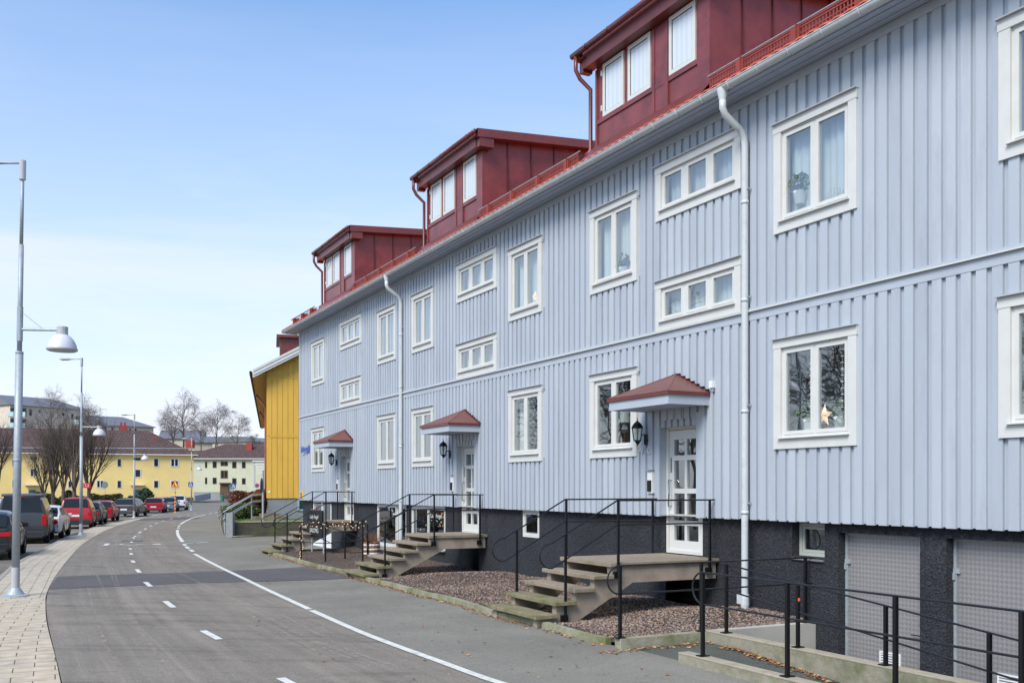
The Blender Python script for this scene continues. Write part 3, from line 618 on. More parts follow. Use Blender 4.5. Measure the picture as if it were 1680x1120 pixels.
def frame_rect(mb, X0, X1, a, b, c, d, w, wb=None, wt=None):
    wb = wb or w; wt = wt or w
    mb.box(X0, X1, a, a + w, c, d); mb.box(X0, X1, b - w, b, c, d); mb.box(X0, X1, a + w, b - w, c, c + wb); mb.box(X0, X1, a + w, b - w, d - wt, d)
def house_window(a, b, c, d, n, curtain):
    """casing, sashes, glass, sill, drip cap for one facade window; a..b along the wall, c..d height"""
    w = .145; XF = FX - .026
    m = MB(); m.box(XF, D, a, a + w, c, d - .12); m.box(XF, D, b - w, b, c, d - .12); m.box(XF, D, a + w, b - w, c, c + w)
    m.box(XF - .006, D, a - .012, b + .012, d - .12, d)
    W = m.build('window', WHITE, house)
    mbx(XF - .05, D, a - .02, b + .02, d + .002, d + .016).build('drip_cap', STEELP, W)
    sl_ = MB(); sl_.prism([(XF - .045, a + w - .03, c + w - .002), (XF - .045, a + w - .03, c + w + .012), (D + .02, a + w - .03, c + w + .03), (D + .02, a + w - .03, c + w - .002)], (0, b - a - 2 * w + .06, 0)); sl_.build('sill', WHITE, W)
    ia, ib, ic, id_ = a + w, b - w, c + w + .03, d - .12
    f = MB(); frame_rect(f, D - .02, D + .09, ia - .01, ib + .01, ic - .02, id_ + .01, .045)
    tot = ib - ia - .07; mull = .05 if n == 2 else .1; pw = (tot - mull * (n - 1)) / n; p = MB(); y = ia + .035
    for k in range(n):
        frame_rect(f, D - .028, D + .03, y, y + pw, ic + .025, id_ - .035, .05 if n == 2 else .045)
        p.quad((D - .002, y + .04, ic + .06), (D - .002, y + pw - .04, ic + .06), (D - .002, y + pw - .04, id_ - .07), (D - .002, y + .04, id_ - .07))
        if k < n - 1: f.box(D - .022, D + .06, y + pw, y + pw + mull, ic + .025, id_ - .035)
        y += pw + mull
    if n == 2: f.box(D - .036, D - .021, (a + b) / 2 - .28, (a + b) / 2 + .28, id_ - .018, id_ - .004)
    f.build('window_frame', WHITE, W); p.build('pane', GLASS, W)
    if curtain:
        cm = MB(); y = ia; k = 0; pts = []
        spans = [(ia, ib)] if curtain == 1 else ([(ia + (ib - ia) * .55, ib)] if curtain == 2 else [(ia, ia + .22), (ib - .25, ib)])
        for s0, s1 in spans:
            nn = int((s1 - s0) / .035) + 2; base_ = len(cm.v)
            for q in range(nn):
                yy = s0 + (s1 - s0) * q / (nn - 1); xx = D + .16 + .02 * math.sin(q * 1.6) + .01 * math.sin(q * .5)
                cm.v += [(xx, yy, ic), (xx, yy, id_)]
            for q in range(nn - 1): cm.f.append((base_ + 2 * q, base_ + 2 * q + 2, base_ + 2 * q + 3, base_ + 2 * q + 1)); cm.mi.append(0)
        cm.build('curtain', CURT, W, smooth=True)
    return W
for i, (a, b, c, d) in enumerate(ups): house_window(a, b, c, d, 2, 1)  # full curtains, added across bare panes too to stand in for pale sky reflection
for i, (a, b, c, d) in enumerate(lows): house_window(a, b, c, d, 2, [3, 0, 0, 3, 3, 0, 3, 3][i])
for q in st_up + st_lo: house_window(*q, 3, 1)

# plinth with openings
def rectX(px0, py0, px1, py1, X=WX):   # picture rectangle measured on the plinth plane: far-top and near-bottom
    p = onX(px0, py0, X); q = onX(px1, py1, X); return (q.y, p.y, q.z, p.z)
cw1 = (onX(885, 860, WX).y, onX(858.5, 860, WX).y, onX(860, 880, WX).z, 1.52)
gw = (onX(1352.7, 880, WX).y, onX(1299, 880, WX).y, onX(1302, 911, WX).z, 1.505)
gd1 = (onX(1509, 900, WX).y, onX(1375, 900, WX).y, -.64, onX(1378, 873, WX).z)
gd2 = (gd1[0] - 1.72, gd1[0] - .34, -.64, gd1[3])
gd2 = (onX(1552, 900, WX).y - (gd1[1] - gd1[0]), onX(1552, 900, WX).y, -.64, gd1[3])
sw1 = (onX(651, 860, WX).y, onX(620, 860, WX).y, onX(620, 893, WX).z, 1.51)
sd1 = (onX(667, 860, WX).y, onX(651.5, 860, WX).y, -.1, 1.51)
sw2 = (onX(731, 860, WX).y, onX(676.5, 860, WX).y, onX(731, 903, WX).z, 1.51)
wd = (onX(544, 860, WX).y, onX(514.8, 860, WX).y, -.12, 1.51)
pop = [cw1, gw, gd1, gd2, sw1, sd1, sw2, wd] + [(a, b, .0, 3) for a, b in DOORS]
pl = MB(); holed(pl, WX, YN, YF - .02, -.8, SB + .0, pop)
pl.quad((WX, YF - .02, -.8), (D + 9, YF - .02, -.8), (D + 9, YF - .02, SB), (WX, YF - .02, SB)); pl.quad((WX, YN, -.8), (D + 9, YN, -.8), (D + 9, YN, SB), (WX, YN, SB))
for a, b, c, d in pop[:8]:           # reveals
    pl.quad((WX, a, c), (WX + .3, a, c), (WX + .3, a, d), (WX, a, d)); pl.quad((WX, b, c), (WX + .3, b, c), (WX + .3, b, d), (WX, b, d))
    pl.quad((WX, a, d), (WX, b, d), (WX + .3, b, d), (WX + .3, a, d)); pl.quad((WX, a, c), (WX, b, c), (WX + .3, b, c), (WX + .3, a, c))
for z0 in (-.8,): pl.quad((WX + .9, YN, z0), (WX + .9, YF, z0), (WX + .9, YF, SB), (WX + .9, YN, SB))
pl.build('plinth', PLINTH, house)
GREYF = mat('grey_green_frame', (176, 180, 172), .5, var=.04)
def cellar_window(a, b, c, d, X, fm, n=1, sill=True):
    m = MB(); frame_rect(m, X - .0, X + .06, a + .002, b - .002, c + .002, d - .004, .05); W = m.build('window', fm, house)
    f = MB(); p = MB(); pw = (b - a - .1 - .03 * (n - 1)) / n; y = a + .05
    for k in range(n):
        frame_rect(f, X + .015, X + .05, y + .004, y + pw - .004, c + .055, d - .06, .035); p.quad((X + .03, y + .03, c + .08), (X + .03, y + pw - .03, c + .08), (X + .03, y + pw - .03, d - .08), (X + .03, y + .03, d - .08)); y += pw + .03
    f.build('window_frame', fm, W); p.build('pane', GLASS, W)
    if sill: mbx(X - .07, X, a - .02, b + .02, c - .025, c - .002).build('sill', STEELP, W)
    return W
cellar_window(*cw1, WX - .012, WHITE, sill=False)
cellar_window(*gw, WX + .14, GREYF)
MB().prism([(WX - .03, gw[0], gw[2] - .03), (WX + .14, gw[0], gw[2] + .0), (WX + .14, gw[0], gw[2] - .06), (WX - .03, gw[0], gw[2] - .05)], (0, gw[1] - gw[0], 0)).build('sloped_sill', mat('painted_sill', (112, 112, 116), .7, var=.1), house)
cellar_window(*sw1, WX - .02, WHITE, n=1); cellar_window(*sw2, WX - .02, WHITE, n=2)
W = cellar_window(sd1[0], sd1[1], sd1[2], sd1[3], WX - .015, WHITE, sill=False)
DO = MB(); frame_rect(DO, WX - .02, WX + .05, wd[0], wd[1], wd[2], wd[3], .06)
mid = (wd[0] + wd[1]) / 2; DO.box(WX - .02, WX + .05, mid - .04, mid + .04, wd[2] + .06, wd[3] - .06)
for a, b in [(wd[0] + .06, mid - .04), (mid + .04, wd[1] - .06)]: DO.box(WX, WX + .04, a, b, wd[2] + .06, .55)
dd = DO.build('shop_door', PLATE, house); mbx(WX + .02, WX + .025, wd[0] + .1, wd[1] - .1, .6, 1.42).build('pane', GLASS, dd); mbx(WX - .03, WX - .02, mid + .15, mid + .35, .42, .46).build('letter_slot', DARK, dd)
def garage(a, b, c, d):
    m = MB(); frame_rect(m, WX + .13, WX + .2, a, b, c, d, .04); G = m.build('garage_door', STEEL, house)
    mbx(WX + .15, WX + .17, a + .042, b - .042, c + .02, d - .042).build('door_leaf', TREAD, G)
    h = MB(); h.box(WX + .12, WX + .15, b - .09, b - .0, d - .42, d - .36); h.box(WX + .11, WX + .13, b - .03, b - .0, d - .5, d - .42); h.box(WX + .12, WX + .15, a + .05, a + .11, d - .2, d - .1); h.build('hasp', STEEL, G)
    lv = MB().lathe((0, 0, 0), [(.0, 0), (.028, 0), (.028, .02), (0, .02)], 12, 'X'); lv.xf(Matrix.Translation((WX + .13, a + .09, .30))); lv.bar((WX + .1, a + .08, .16), (WX + .1, a + .22, .16), .014); lv.box(WX + .1, WX + .15, a + .07, a + .09, .15, .17); lv.build('handle', CHROME, G)
    v = MB(); va, vb, vc, vd = a + .42, a + .76, -.42, -.12; frame_rect(v, WX + .135, WX + .149, va, vb, vc, vd, .02)
    for k in range(8): v.box(WX + .137, WX + .149, va + .02, vb - .02, vc + .03 + k * .032, vc + .045 + k * .032)
    v.build('vent_grille', PLATE, G)
garage(*gd1); garage(*gd2)

# entrance doors, canopies, numbers
GLOW = emis('warm_bulb', (240, 205, 160), .35)
def entrance(sy, num):
    a, b = 12.86 + sy, 13.86 + sy; X = WX + .06
    m = MB(); frame_rect(m, X - .05, X + .05, a, b, .9, 3.03, .055)
    m.box(X - .005, X + .05, a + .055, b - .055, 2.96, 3.03)
    DD = m.build('entrance_door', WHITE, house)
    la, lb, lc, ld = a + .06, b - .06, .91, 2.95; f = MB(); H = ld - lc; rows = [(.075, .205), (.245, .475), (.515, .735), (.775, .90)]
    cols = [(la + .10, (la + lb) / 2 - .03), ((la + lb) / 2 + .03, lb - .12)]
    zs = [ld] + [ld - H * t for r_ in rows for t in r_] + [lc]
    for k in range(0, len(zs), 2): f.box(X - .02, X + .03, la, lb, zs[k + 1], zs[k])
    for k in range(4):
        z1, z0 = ld - H * rows[k][0], ld - H * rows[k][1]
        for p0, p1 in [(la, cols[0][0]), (cols[0][1], cols[1][0]), (cols[1][1], lb)]: f.box(X - .02, X + .03, p0, p1, z0, z1)
    f.build('door_leaf', WHITE, DD)
    p = MB()
    for k in range(4):
        for c0, c1 in cols: p.quad((X + .008, c0, ld - H * rows[k][1]), (X + .008, c1, ld - H * rows[k][1]), (X + .008, c1, ld - H * rows[k][0]), (X + .008, c0, ld - H * rows[k][0]))
    p.build('pane', GLASS, DD)
    h = MB(); hy = lb - .045; h.tube([(X - .02, hy, 2.12), (X - .08, hy, 2.12), (X - .1, hy - .02, 2.08), (X - .11, hy - .05, 1.9), (X - .1, hy - .02, 1.72), (X - .08, hy, 1.68), (X - .02, hy, 1.68)], .012, 8)
    h.box(X - .026, X - .02, hy - .015, hy + .02, 2.25, 2.5); h.build('door_handle', CHROME, DD)
    tr = MB(); tr.box(FX, X - .03, a - .03, a - .002, 1.52, 3.1); tr.box(FX, X - .03, b + .002, b + .03, 1.52, 3.1)
    tr.box(FX - .002, D + .1, b + .005, b + .13, SB - .02, 3.2); tr.box(FX - .002, D - .001, a - .12, a - .005, SB - .02, 3.2)
    tr.box(D + .03, X, a, b, 3.03, 3.15); tr.build('door_reveal', BLUE, house)
    fb = MB()                                        # boarded head above the door
    for k in range(6): fb.box(D - .02, D + .03, a + .02 + k * .17, a + .02 + k * .17 + .11, 3.0, 3.32)
    fb.build('head_boards', BLUE, house)
    # canopy
    ya, yb, xf = 12.52 + sy, 14.2 + sy, 9.08; zb, zt = 3.285, 3.43
    cm = MB(); cm.box(xf, xf + .02, ya, yb, zb, zt); cm.box(xf + .02, FX, ya, ya + .02, zb, zt); cm.box(xf + .02, FX, yb - .02, yb, zb, zt); Cn = cm.build('canopy', BLUE, house)
    so_ = MB(); so_.box(xf + .021, FX, ya + .021, yb - .021, zb + .01, zb + .03)
    for k in range(6): so_.box(xf + .021, FX, ya + .15 + k * .26, ya + .158 + k * .26, zb + .004, zb + .01)
    so_.build('soffit', SOFF, Cn)
    rm_ = MB(); o_ = .03; ap = (FX - .02, (ya + yb) / 2, 3.86); e = [(xf - o_, ya - o_, zt + .055), (xf - o_, yb + o_, zt + .055), (FX, yb + o_, zt + .055), (FX, ya - o_, zt + .055)]
    rm_.add(e + [ap], [(0, 1, 4), (1, 2, 4), (3, 0, 4)]); rm_.build('roof', RED_C, Cn)
    dr = MB(); dr.box(xf - o_, xf - .012, ya - o_, yb + o_, zt + .0, zt + .05); dr.box(xf - .012, FX, ya - o_, ya - .012, zt, zt + .05); dr.box(xf - .012, FX, yb + .012, yb + o_, zt, zt + .05)
    dr.tube([e[0], ap], .009, 6); dr.tube([e[1], ap], .009, 6); dr.bar(e[3], ap, .02, .03); dr.bar(e[2], ap, .02, .03); dr.build('drip_edge', REDTRIM, Cn)
    fl = MB()
    for k in range(7):
        t = (k + .5) / 7
        for q, s_ in ((e[3], 1), (e[2], -1)):
            c = Vector(q).lerp(Vector(ap), t); fl.box(FX - .03, FX + .003, c.y - .04, c.y + .04, c.z + .005, c.z + .03)
    fl.build('stepped_flashing', BLACK, Cn)
    textmesh('house_number', num[0], .15, WHITE, house, (FX - .02, 14.33 + sy, 2.62), (0, -1, 0), (0, 0, 1), .006)
    textmesh('house_number', num[1], .15, WHITE, house, (FX - .02, 14.15 + sy, 2.62), (0, -1, 0), (0, 0, 1), .006)
    ip = MB(); ip.box(FX - .03, D, 14.03 + sy, 14.17 + sy, 1.9, 2.28); I_ = ip.build('intercom_panel', PLATE, house)
    mbx(FX - .05, FX - .03, 14.05 + sy, 14.15 + sy, 1.93, 2.12).build('keypad', DARK, I_); mbx(FX - .07, D, 14.01 + sy, 14.19 + sy, 2.29, 2.3).build('rain_hood', STEEL, I_)
    return DD
RED_C = mat('canopy_sheet_metal', (112, 64, 56), .42, var=.16, scale=3, dirt=(104, 92, 66), dirt_scale=2.2, dirt_amt=.6)
SY = [0.0, 8.47, 17.93]
for sy, nm in zip(SY, ['7C', '7B', '7A']): entrance(sy, nm)

# eaves: soffit, gutter, fascia
so_ = MB(); XE = 9.46
so_.quad((XE, YN, 7.80), (XE, YF + .45, 7.80), (D, YF + .45, 7.81), (D, YN, 7.81)); so_.quad((D, YF, 7.81), (D, YF + .45, 7.81), (D + 9, YF + .45, 7.81), (D + 9, YF, 7.81))
for x in (9.56, 9.72): so_.box(x, x + .012, YN, YF + .45, 7.788, 7.797)
so_.box(XE - .02, XE, YN, YF + .45, 7.78, 7.93); so_.box(XE, D, YF + .43, YF + .46, 7.78, 7.92)
so_.build('soffit', SOFF, house)
gu = MB(); gx, gz, gr_ = 9.385, 7.865, .075; n_s = 10; base_ = 0
for yy in (YN, YF + .5):
    for k in range(n_s + 1):
        an = math.pi + math.pi * k / n_s; gu.v.append((gx + gr_ * math.cos(an), yy, gz + gr_ * math.sin(an)))
    for k in range(n_s, -1, -1):
        an = math.pi + math.pi * k / n_s; gu.v.append((gx + (gr_ - .006) * math.cos(an), yy, gz + (gr_ - .006) * math.sin(an)))
q = 2 * (n_s + 1)
for k in range(q): gu.f.append((k, (k + 1) % q, q + (k + 1) % q, q + k)); gu.mi.append(0)
gu.tube([(gx - gr_, YN, gz), (gx - gr_, YF + .5, gz)], .009, 6)
gu.lathe((gx, YF + .5, gz), [(0, 0), (gr_, 0)], 16, 'Y')
G_ = gu.build('gutter', GUT, house, smooth=True)
y = YN + .3
while y < YF + .4:
    MB().tube([(gx + (gr_ + .004) * math.cos(t), y, gz + (gr_ + .004) * math.sin(t)) for t in [math.pi + math.pi * k / 8 for k in range(9)]], .006 if (int(y * 10) % 3) else .011, 5).build('gutter_bracket', GUT, G_); y += .62
def downpipe(y):
    m = MB(); m.lathe((gx, y, 7.6), [(.05, 0), (.05, .06), (.085, .2), (.085, .24)], 14)
    m.tube([(gx, y, 7.68), (gx, y, 7.56), (gx + .04, y, 7.47), (D - .2, y, 7.3), (D - .12, y, 7.2), (D - .1, y, 7.08), (D - .1, y, .32), (D - .1, y, .06)], .052, 14)
    for z in (6.2, 4.75, 3.1, 1.6): m.tube([(D - .1, y, z), (D - .1, y, z + .05)], .057, 14)
    P_ = m.build('downpipe', GUT, house, smooth=True)
    k = MB()
    for z in (6.4, 4.8, 3.2, 1.75): k.box(D - .1, D, y - .075, y - .065, z, z + .03); k.tube([(D - .1, y - .09, z + .015), (D - .1, y + .07, z + .015)], .008, 5)
    k.build('pipe_clamp', STEEL, P_)
    lc = MB(); lc.tube([(D - .1, y, .42), (D - .1, y, .36), (D - .1, y, .26), (D - .1, y, .2)], [.06, .066, .066, .056], 14); lc.box(D - .17, D - .12, y + .0, y + .1, .27, .42); lc.build('leaf_catcher', GUT, P_, smooth=False)
downpipe(11.6); downpipe(26.0); downpipe(40.0 - 43.5)

# roof
PIT = math.tan(R(27)); rz = lambda x: 7.93 + (x - 9.4) * PIT
ti = MB(); ny = int((YF - YN + .9) / .05)
for i in range(ny + 1):
    y = YN - .2 + i * .05; dz = .028 * abs(math.sin(y * math.pi / .22))
    ti.v += [(9.36, y, rz(9.36) + dz - .012), (9.36, y, rz(9.36) + dz + .012), (14.4, y, rz(14.4) + dz)]
for i in range(ny):
    a = i * 3; ti.f += [(a, a + 3, a + 4, a + 1), (a + 1, a + 4, a + 5, a + 2)]; ti.mi += [0, 0]
ti.quad((14.4, YN - .2, rz(14.4)), (14.4, YF + .5, rz(14.4)), (19.6, YF + .5, rz(9.2)), (19.6, YN - .2, rz(9.2)))
RO = ti.build('roof', TILE, house, smooth=True)
ub = MB(); ub.quad((9.4, YN - .1, 7.9), (9.4, YF + .45, 7.9), (14.4, YF + .45, rz(14.4) - .08), (14.4, YN - .1, rz(14.4) - .08)); ub.box(9.4, 14.4, YF + .42, YF + .46, 7.8, 7.9); ub.build('roof_underlay', SOFF, RO)
ch = MB(); ch.box(13.6, 14.6, 29.6, 30.8, 9.2, 10.95); ch.box(13.5, 14.7, 29.5, 30.9, 10.95, 11.07); ch.build('chimney', REDTRIM, RO)
for ya, yb, ful in [(3.0, 12.2, 1), (16.1, 20.5, 1), (24.5, 29.8, 1), (34.0, 37.1, 0)]:
    m = MB(); x0 = 9.62; zb = rz(x0) + .005
    for k in range(3 if not ful else 2): m.bar((x0 + k * .05 * (not ful), ya, zb + .02 + k * .1 + ful * k * .06), (x0 + k * .05 * (not ful), yb, zb + .02 + k * .1 + ful * k * .06), .02, .02)
    m.bar((x0, ya, zb + .22), (x0, yb, zb + .22), .018, .018)
    if ful:
        y = ya
        while y < yb: m.box(x0 - .004, x0 + .004, y, y + .022, zb + .02, zb + .2); y += .062
        m.bar((x0, ya, zb + .1), (x0, yb, zb + .1), .012, .02)
    y = ya + .35
    while y < yb: m.box(x0 - .03, x0 + .03, y, y + .16, zb - .05, zb + .2); m.box(x0 - .05, x0 + .2, y + .04, y + .06, zb - .05, zb + .24); y += 1.15
    m.build('snow_guard', RUST, RO)
    rl = MB(); rl.tube([(x0, ya - .05, zb + .25), (x0, yb + .05, zb + .25)], .011, 6); rl.build('guard_rail', STEEL, RO)

def dormer(y0, y1):
    X = 9.8; zt = 9.72; z0 = rz(X) - .05; sl_ = .065; XB = 15.0; ZR = lambda x: 10.12 + (x - (X - .28)) * sl_
    m = MB(); m.add([(X, y0, z0), (X, y1, z0), (X, y1, ZR(X) - .1), (X, y0, ZR(X) - .1), (XB, y0, z0), (XB, y1, z0), (XB, y1, ZR(XB) - .1), (XB, y0, ZR(XB) - .1)],
                    [(0, 1, 2, 3), (0, 3, 7, 4), (1, 5, 6, 2)])
    Dm = m.build('dormer', RED, house)
    sm = MB()
    for k in range(1, 9):
        x = X + k * .62; sm.box(x - .012, x + .012, y0 - .03, y0 + .002, rz(x) - .1, ZR(x) - .12); sm.box(x - .012, x + .012, y1 - .002, y1 + .022, rz(x) - .1, ZR(x) - .12)
    sm.build('side_seams', SEAM, Dm)
    # roof with fascia
    f = MB(); xa = X - .26; 
    f.add([(xa, y0 - .25, ZR(xa)), (xa, y1 + .3, ZR(xa)), (XB, y1 + .3, ZR(XB)), (XB, y0 - .25, ZR(XB))], [(0, 1, 2, 3)])
    f.add([(xa, y0 - .25, ZR(xa)), (XB, y0 - .25, ZR(XB)), (XB, y0 - .25, ZR(XB) - .19), (xa, y0 - .25, ZR(xa) - .19)], [(0, 1, 2, 3)])
    f.add([(xa, y1 + .3, ZR(xa)), (XB, y1 + .3, ZR(XB)), (XB, y1 + .3, ZR(XB) - .19), (xa, y1 + .3, ZR(xa) - .19)], [(0, 1, 2, 3)])
    f.add([(xa, y0 - .25, ZR(xa) - .19), (XB, y0 - .25, ZR(XB) - .19), (XB, y0, ZR(XB) - .19), (xa, y0, ZR(xa) - .19)], [(0, 1, 2, 3)])
    f.add([(xa, y1, ZR(xa) - .19), (XB, y1, ZR(XB) - .19), (XB, y1 + .3, ZR(XB) - .19), (xa, y1 + .3, ZR(xa) - .19)], [(0, 1, 2, 3)])
    f.build('dormer_roof', REDTRIM, Dm)
    bx = MB(); bx.box(X - .22, X, y0 - .05, y1 + .15, zt + .04, ZR(X - .22) - .03); bx.box(X - .2, X, y1 + .15, y1 + .28, zt + .0, zt + .3); bx.box(X - .2, X + .16, y0 - .23, y0 - .05, zt + .02, ZR(X) - .2); bx.build('front_fascia', REDTRIM, Dm)
    gt = MB(); gt.tube([(xa - .06, y0 - .22, ZR(xa) - .07), (xa - .06, y1 + .36, ZR(xa) - .07)], .055, 10)
    for k in range(5): yy = y0 + .2 + k * .75; gt.tube([(xa - .06, yy, ZR(xa) - .07), (xa - .06, yy + .02, ZR(xa) - .07)], .062, 10)
    gt.tube([(xa - .06, y1 + .22, ZR(xa) - .1), (xa - .06, y1 + .22, 9.75), (xa + .02, y1 + .2, 9.6), (X - .06, y1 + .12, 9.4), (X - .06, y1 + .12, rz(X) + .12), (X - .16, y1 + .12, rz(X) + .03)], .04, 10)
    gt.build('dormer_downpipe', REDTRIM, Dm, smooth=True)
    tr = MB(); zw0, zw1 = 8.78, 9.74
    tr.box(X - .03, X, y0 - .004, y0 + .3, z0, zt); tr.box(X - .03, X, y1 - .06, y1 + .004, z0, zt)
    for yy in (y0 + 1.12, y0 + 1.5): tr.box(X - .035, X, yy - .035, yy + .035, z0, zt)
    tr.box(X - .02, X, y0 + 1.15, y0 + 1.47, z0, zt)
    tr.box(X - .025, X, y0 + .3, y1 - .06, zw0 - .08, zw0); tr.box(X - .012, X, y0 + 2.22, y0 + 2.34, zw0, zt)
    tr.build('panel_trim', RED, Dm)
    ap_ = MB(); ap_.quad((X - .04, y0 - .1, z0 + .22), (X - .04, y1 + .1, z0 + .22), (9.5, y1 + .1, rz(9.5) + .035), (9.5, y0 - .1, rz(9.5) + .035)); ap_.build('apron_flashing', REDTRIM, Dm)
    for a, b in [(y0 + .36, y0 + 1.06), (y0 + 1.6, y0 + 2.28), (y0 + 2.42, y0 + 3.1)]:
        w_ = MB(); frame_rect(w_, X - .03, X + .02, a, b, zw0, zw1, .07); w_.build('window_frame', WHITE, Dm)
        mbx(X - .012, X - .006, a + .068, b - .068, zw0 + .068, zw1 - .068).build('pane', MILK, Dm)
        gk = MB(); frame_rect(gk, X - .016, X - .012, a + .068, b - .068, zw0 + .068, zw1 - .068, .014); gk.build('glazing_seal', DARK, Dm)
    hm = MB()
    for yy, zz in ((y0 + 3.12, zw0 + .12), (y0 + 3.12, zw1 - .2)): hm.box(X - .04, X, yy, yy + .03, zz, zz + .1)
    hm.build('hinge', WHITE, Dm)
MILK, n, l, b = node_mat('blind_backed_glass'); b.inputs['Base Color'].default_value = (*s2l((205, 214, 220)), 1); b.inputs['Roughness'].default_value = .5; b.inputs['Coat Weight'].default_value = 1; b.inputs['Coat Roughness'].default_value = .03
co = n.new('ShaderNodeTexCoord'); wv = n.new('ShaderNodeTexWave'); wv.bands_direction = 'Y'; wv.inputs['Scale'].default_value = 2.3; wv.inputs['Distortion'].default_value = 3; wv.inputs['Detail'].default_value = 2
mp_ = n.new('ShaderNodeMapping'); mp_.inputs['Scale'].default_value = (1, 1, .05); l.new(co.outputs['Object'], mp_.inputs[0]); l.new(mp_.outputs[0], wv.inputs[0])
r = n.new('ShaderNodeValToRGB'); r.color_ramp.elements[0].color = (*s2l((196, 204, 210)), 1); r.color_ramp.elements[1].color = (*s2l((208, 215, 220)), 1); l.new(wv.outputs[0], r.inputs[0]); l.new(r.outputs[0], b.inputs['Base Color'])
for y0 in (12.4, 20.66, 30.0): dormer(y0, y0 + 3.35)
# fittings on the wall
m = MB(); m.box(FX - .06, D, 12.38, 12.46, 3.55, 3.66); m.box(FX - .03, D, 12.41, 12.43, 3.5, 3.55); m.build('sensor_box', PLATE, house)
SBLUE = mat('sign_blue', (30, 72, 156), .4, var=.03)
s_ = onX(495, 732, FX); t_ = onX(508.5, 743, FX)
sg = mbx(FX - .03, FX - .01, t_.y, s_.y, onX(495, 743.5, FX).z, onX(495, 732, FX).z).build('street_sign', SBLUE, None)
tag(sg, 'blue enamel street name sign with white lettering at the far corner of the blue house', 'street sign')
zc = (onX(495, 743.5, FX).z + onX(495, 732, FX).z) / 2; yc = (s_.y + t_.y) / 2
textmesh('lettering', 'St. Pauligatan', .17, WHITE, sg, (FX - .034, yc, zc + .12), (0, -1, 0), (0, 0, 1), .002); textmesh('lettering', 'udde 7-11', .17, WHITE, sg, (FX - .034, yc + .1, zc - .14), (0, -1, 0), (0, 0, 1), .002)
ys = onX(494.5, 812, FX)
yg = mbx(FX - .02, FX - .005, ys.y - .3, ys.y + .02, ys.z - .12, ys.z + .16).build('warning_sticker', mat('sticker_yellow', (226, 176, 44), .5), None)
tag(yg, 'small yellow and purple sign on the corner board of the blue house', 'small sign'); mbx(FX - .026, FX - .02, ys.y - .12, ys.y - .0, ys.z - .06, ys.z + .1).build('symbol', mat('sign_purple', (84, 44, 110), .5), yg)

# wall lanterns
def lantern(sy, label):
    x, y, z = FX - .19, 14.24 + sy, 2.93; t = empty('wall_lantern', (FX, y, z - .2), label, 'wall lantern', 'black wall lanterns beside the entrances')
    m = MB(); m.lathe((x, y, z), [(.0, .27), (.008, .26), (.006, .22), (.02, .205), (.03, .19), (.05, .18), (.085, .14), (.11, .1), (.115, .085), (.1, .08)], 6); m.lathe((x, y, z), [(.07, -.13), (.045, -.15), (.03, -.17), (.012, -.2), (.01, -.22), (0, -.225)], 6); m.lathe((x, y, z), [(.072, -.135), (.06, -.12), (0, -.12)], 6)
    for k in range(6):
        a = k * math.pi / 3; m.tube([(x + .1 * math.cos(a), y + .1 * math.sin(a), z + .085), (x + .066 * math.cos(a), y + .066 * math.sin(a), z - .13)], .006, 5)
    m.build('lamp_body', BLACK, t); MB().lathe((x, y, z), [(.096, .08), (.063, -.125)], 6).build('lamp_glass', GLASS, t)
    MB().lathe((x, y, z), [(0, -.12), (.016, -.1), (.016, -.02), (.028, .0), (.03, .04), (0, .07)], 10).build('bulb', mat('lamp_bulb', (225, 222, 210), .3) if 'lamp_bulb' not in MATS else MATS['lamp_bulb'], t)
    b_ = MB(); b_.lathe((FX - .02, y, z - .12), [(0, 0), (.055, 0), (.055, .02)], 12, 'X'); b_.xf(Matrix.Translation((0, 0, 0))); b_.tube([(FX - .01, y, z - .1), (FX - .05, y, z - .02), (FX - .1, y, z - .03), (FX - .12, y, z - .12), (FX - .16, y, z - .18), (x, y, z - .19)], .011, 8); b_.tube([(FX - .01, y, z - .2), (FX - .01, y, z - .02)], .035, 8); b_.build('bracket', BLACK, t)
for sy, lb in zip(SY, ['black coach lantern on the wall above the number 7C', 'black coach lantern beside the second entrance, by the wall number 7B', 'black coach lantern beside the farthest entrance of the blue house']): lantern(sy, lb)
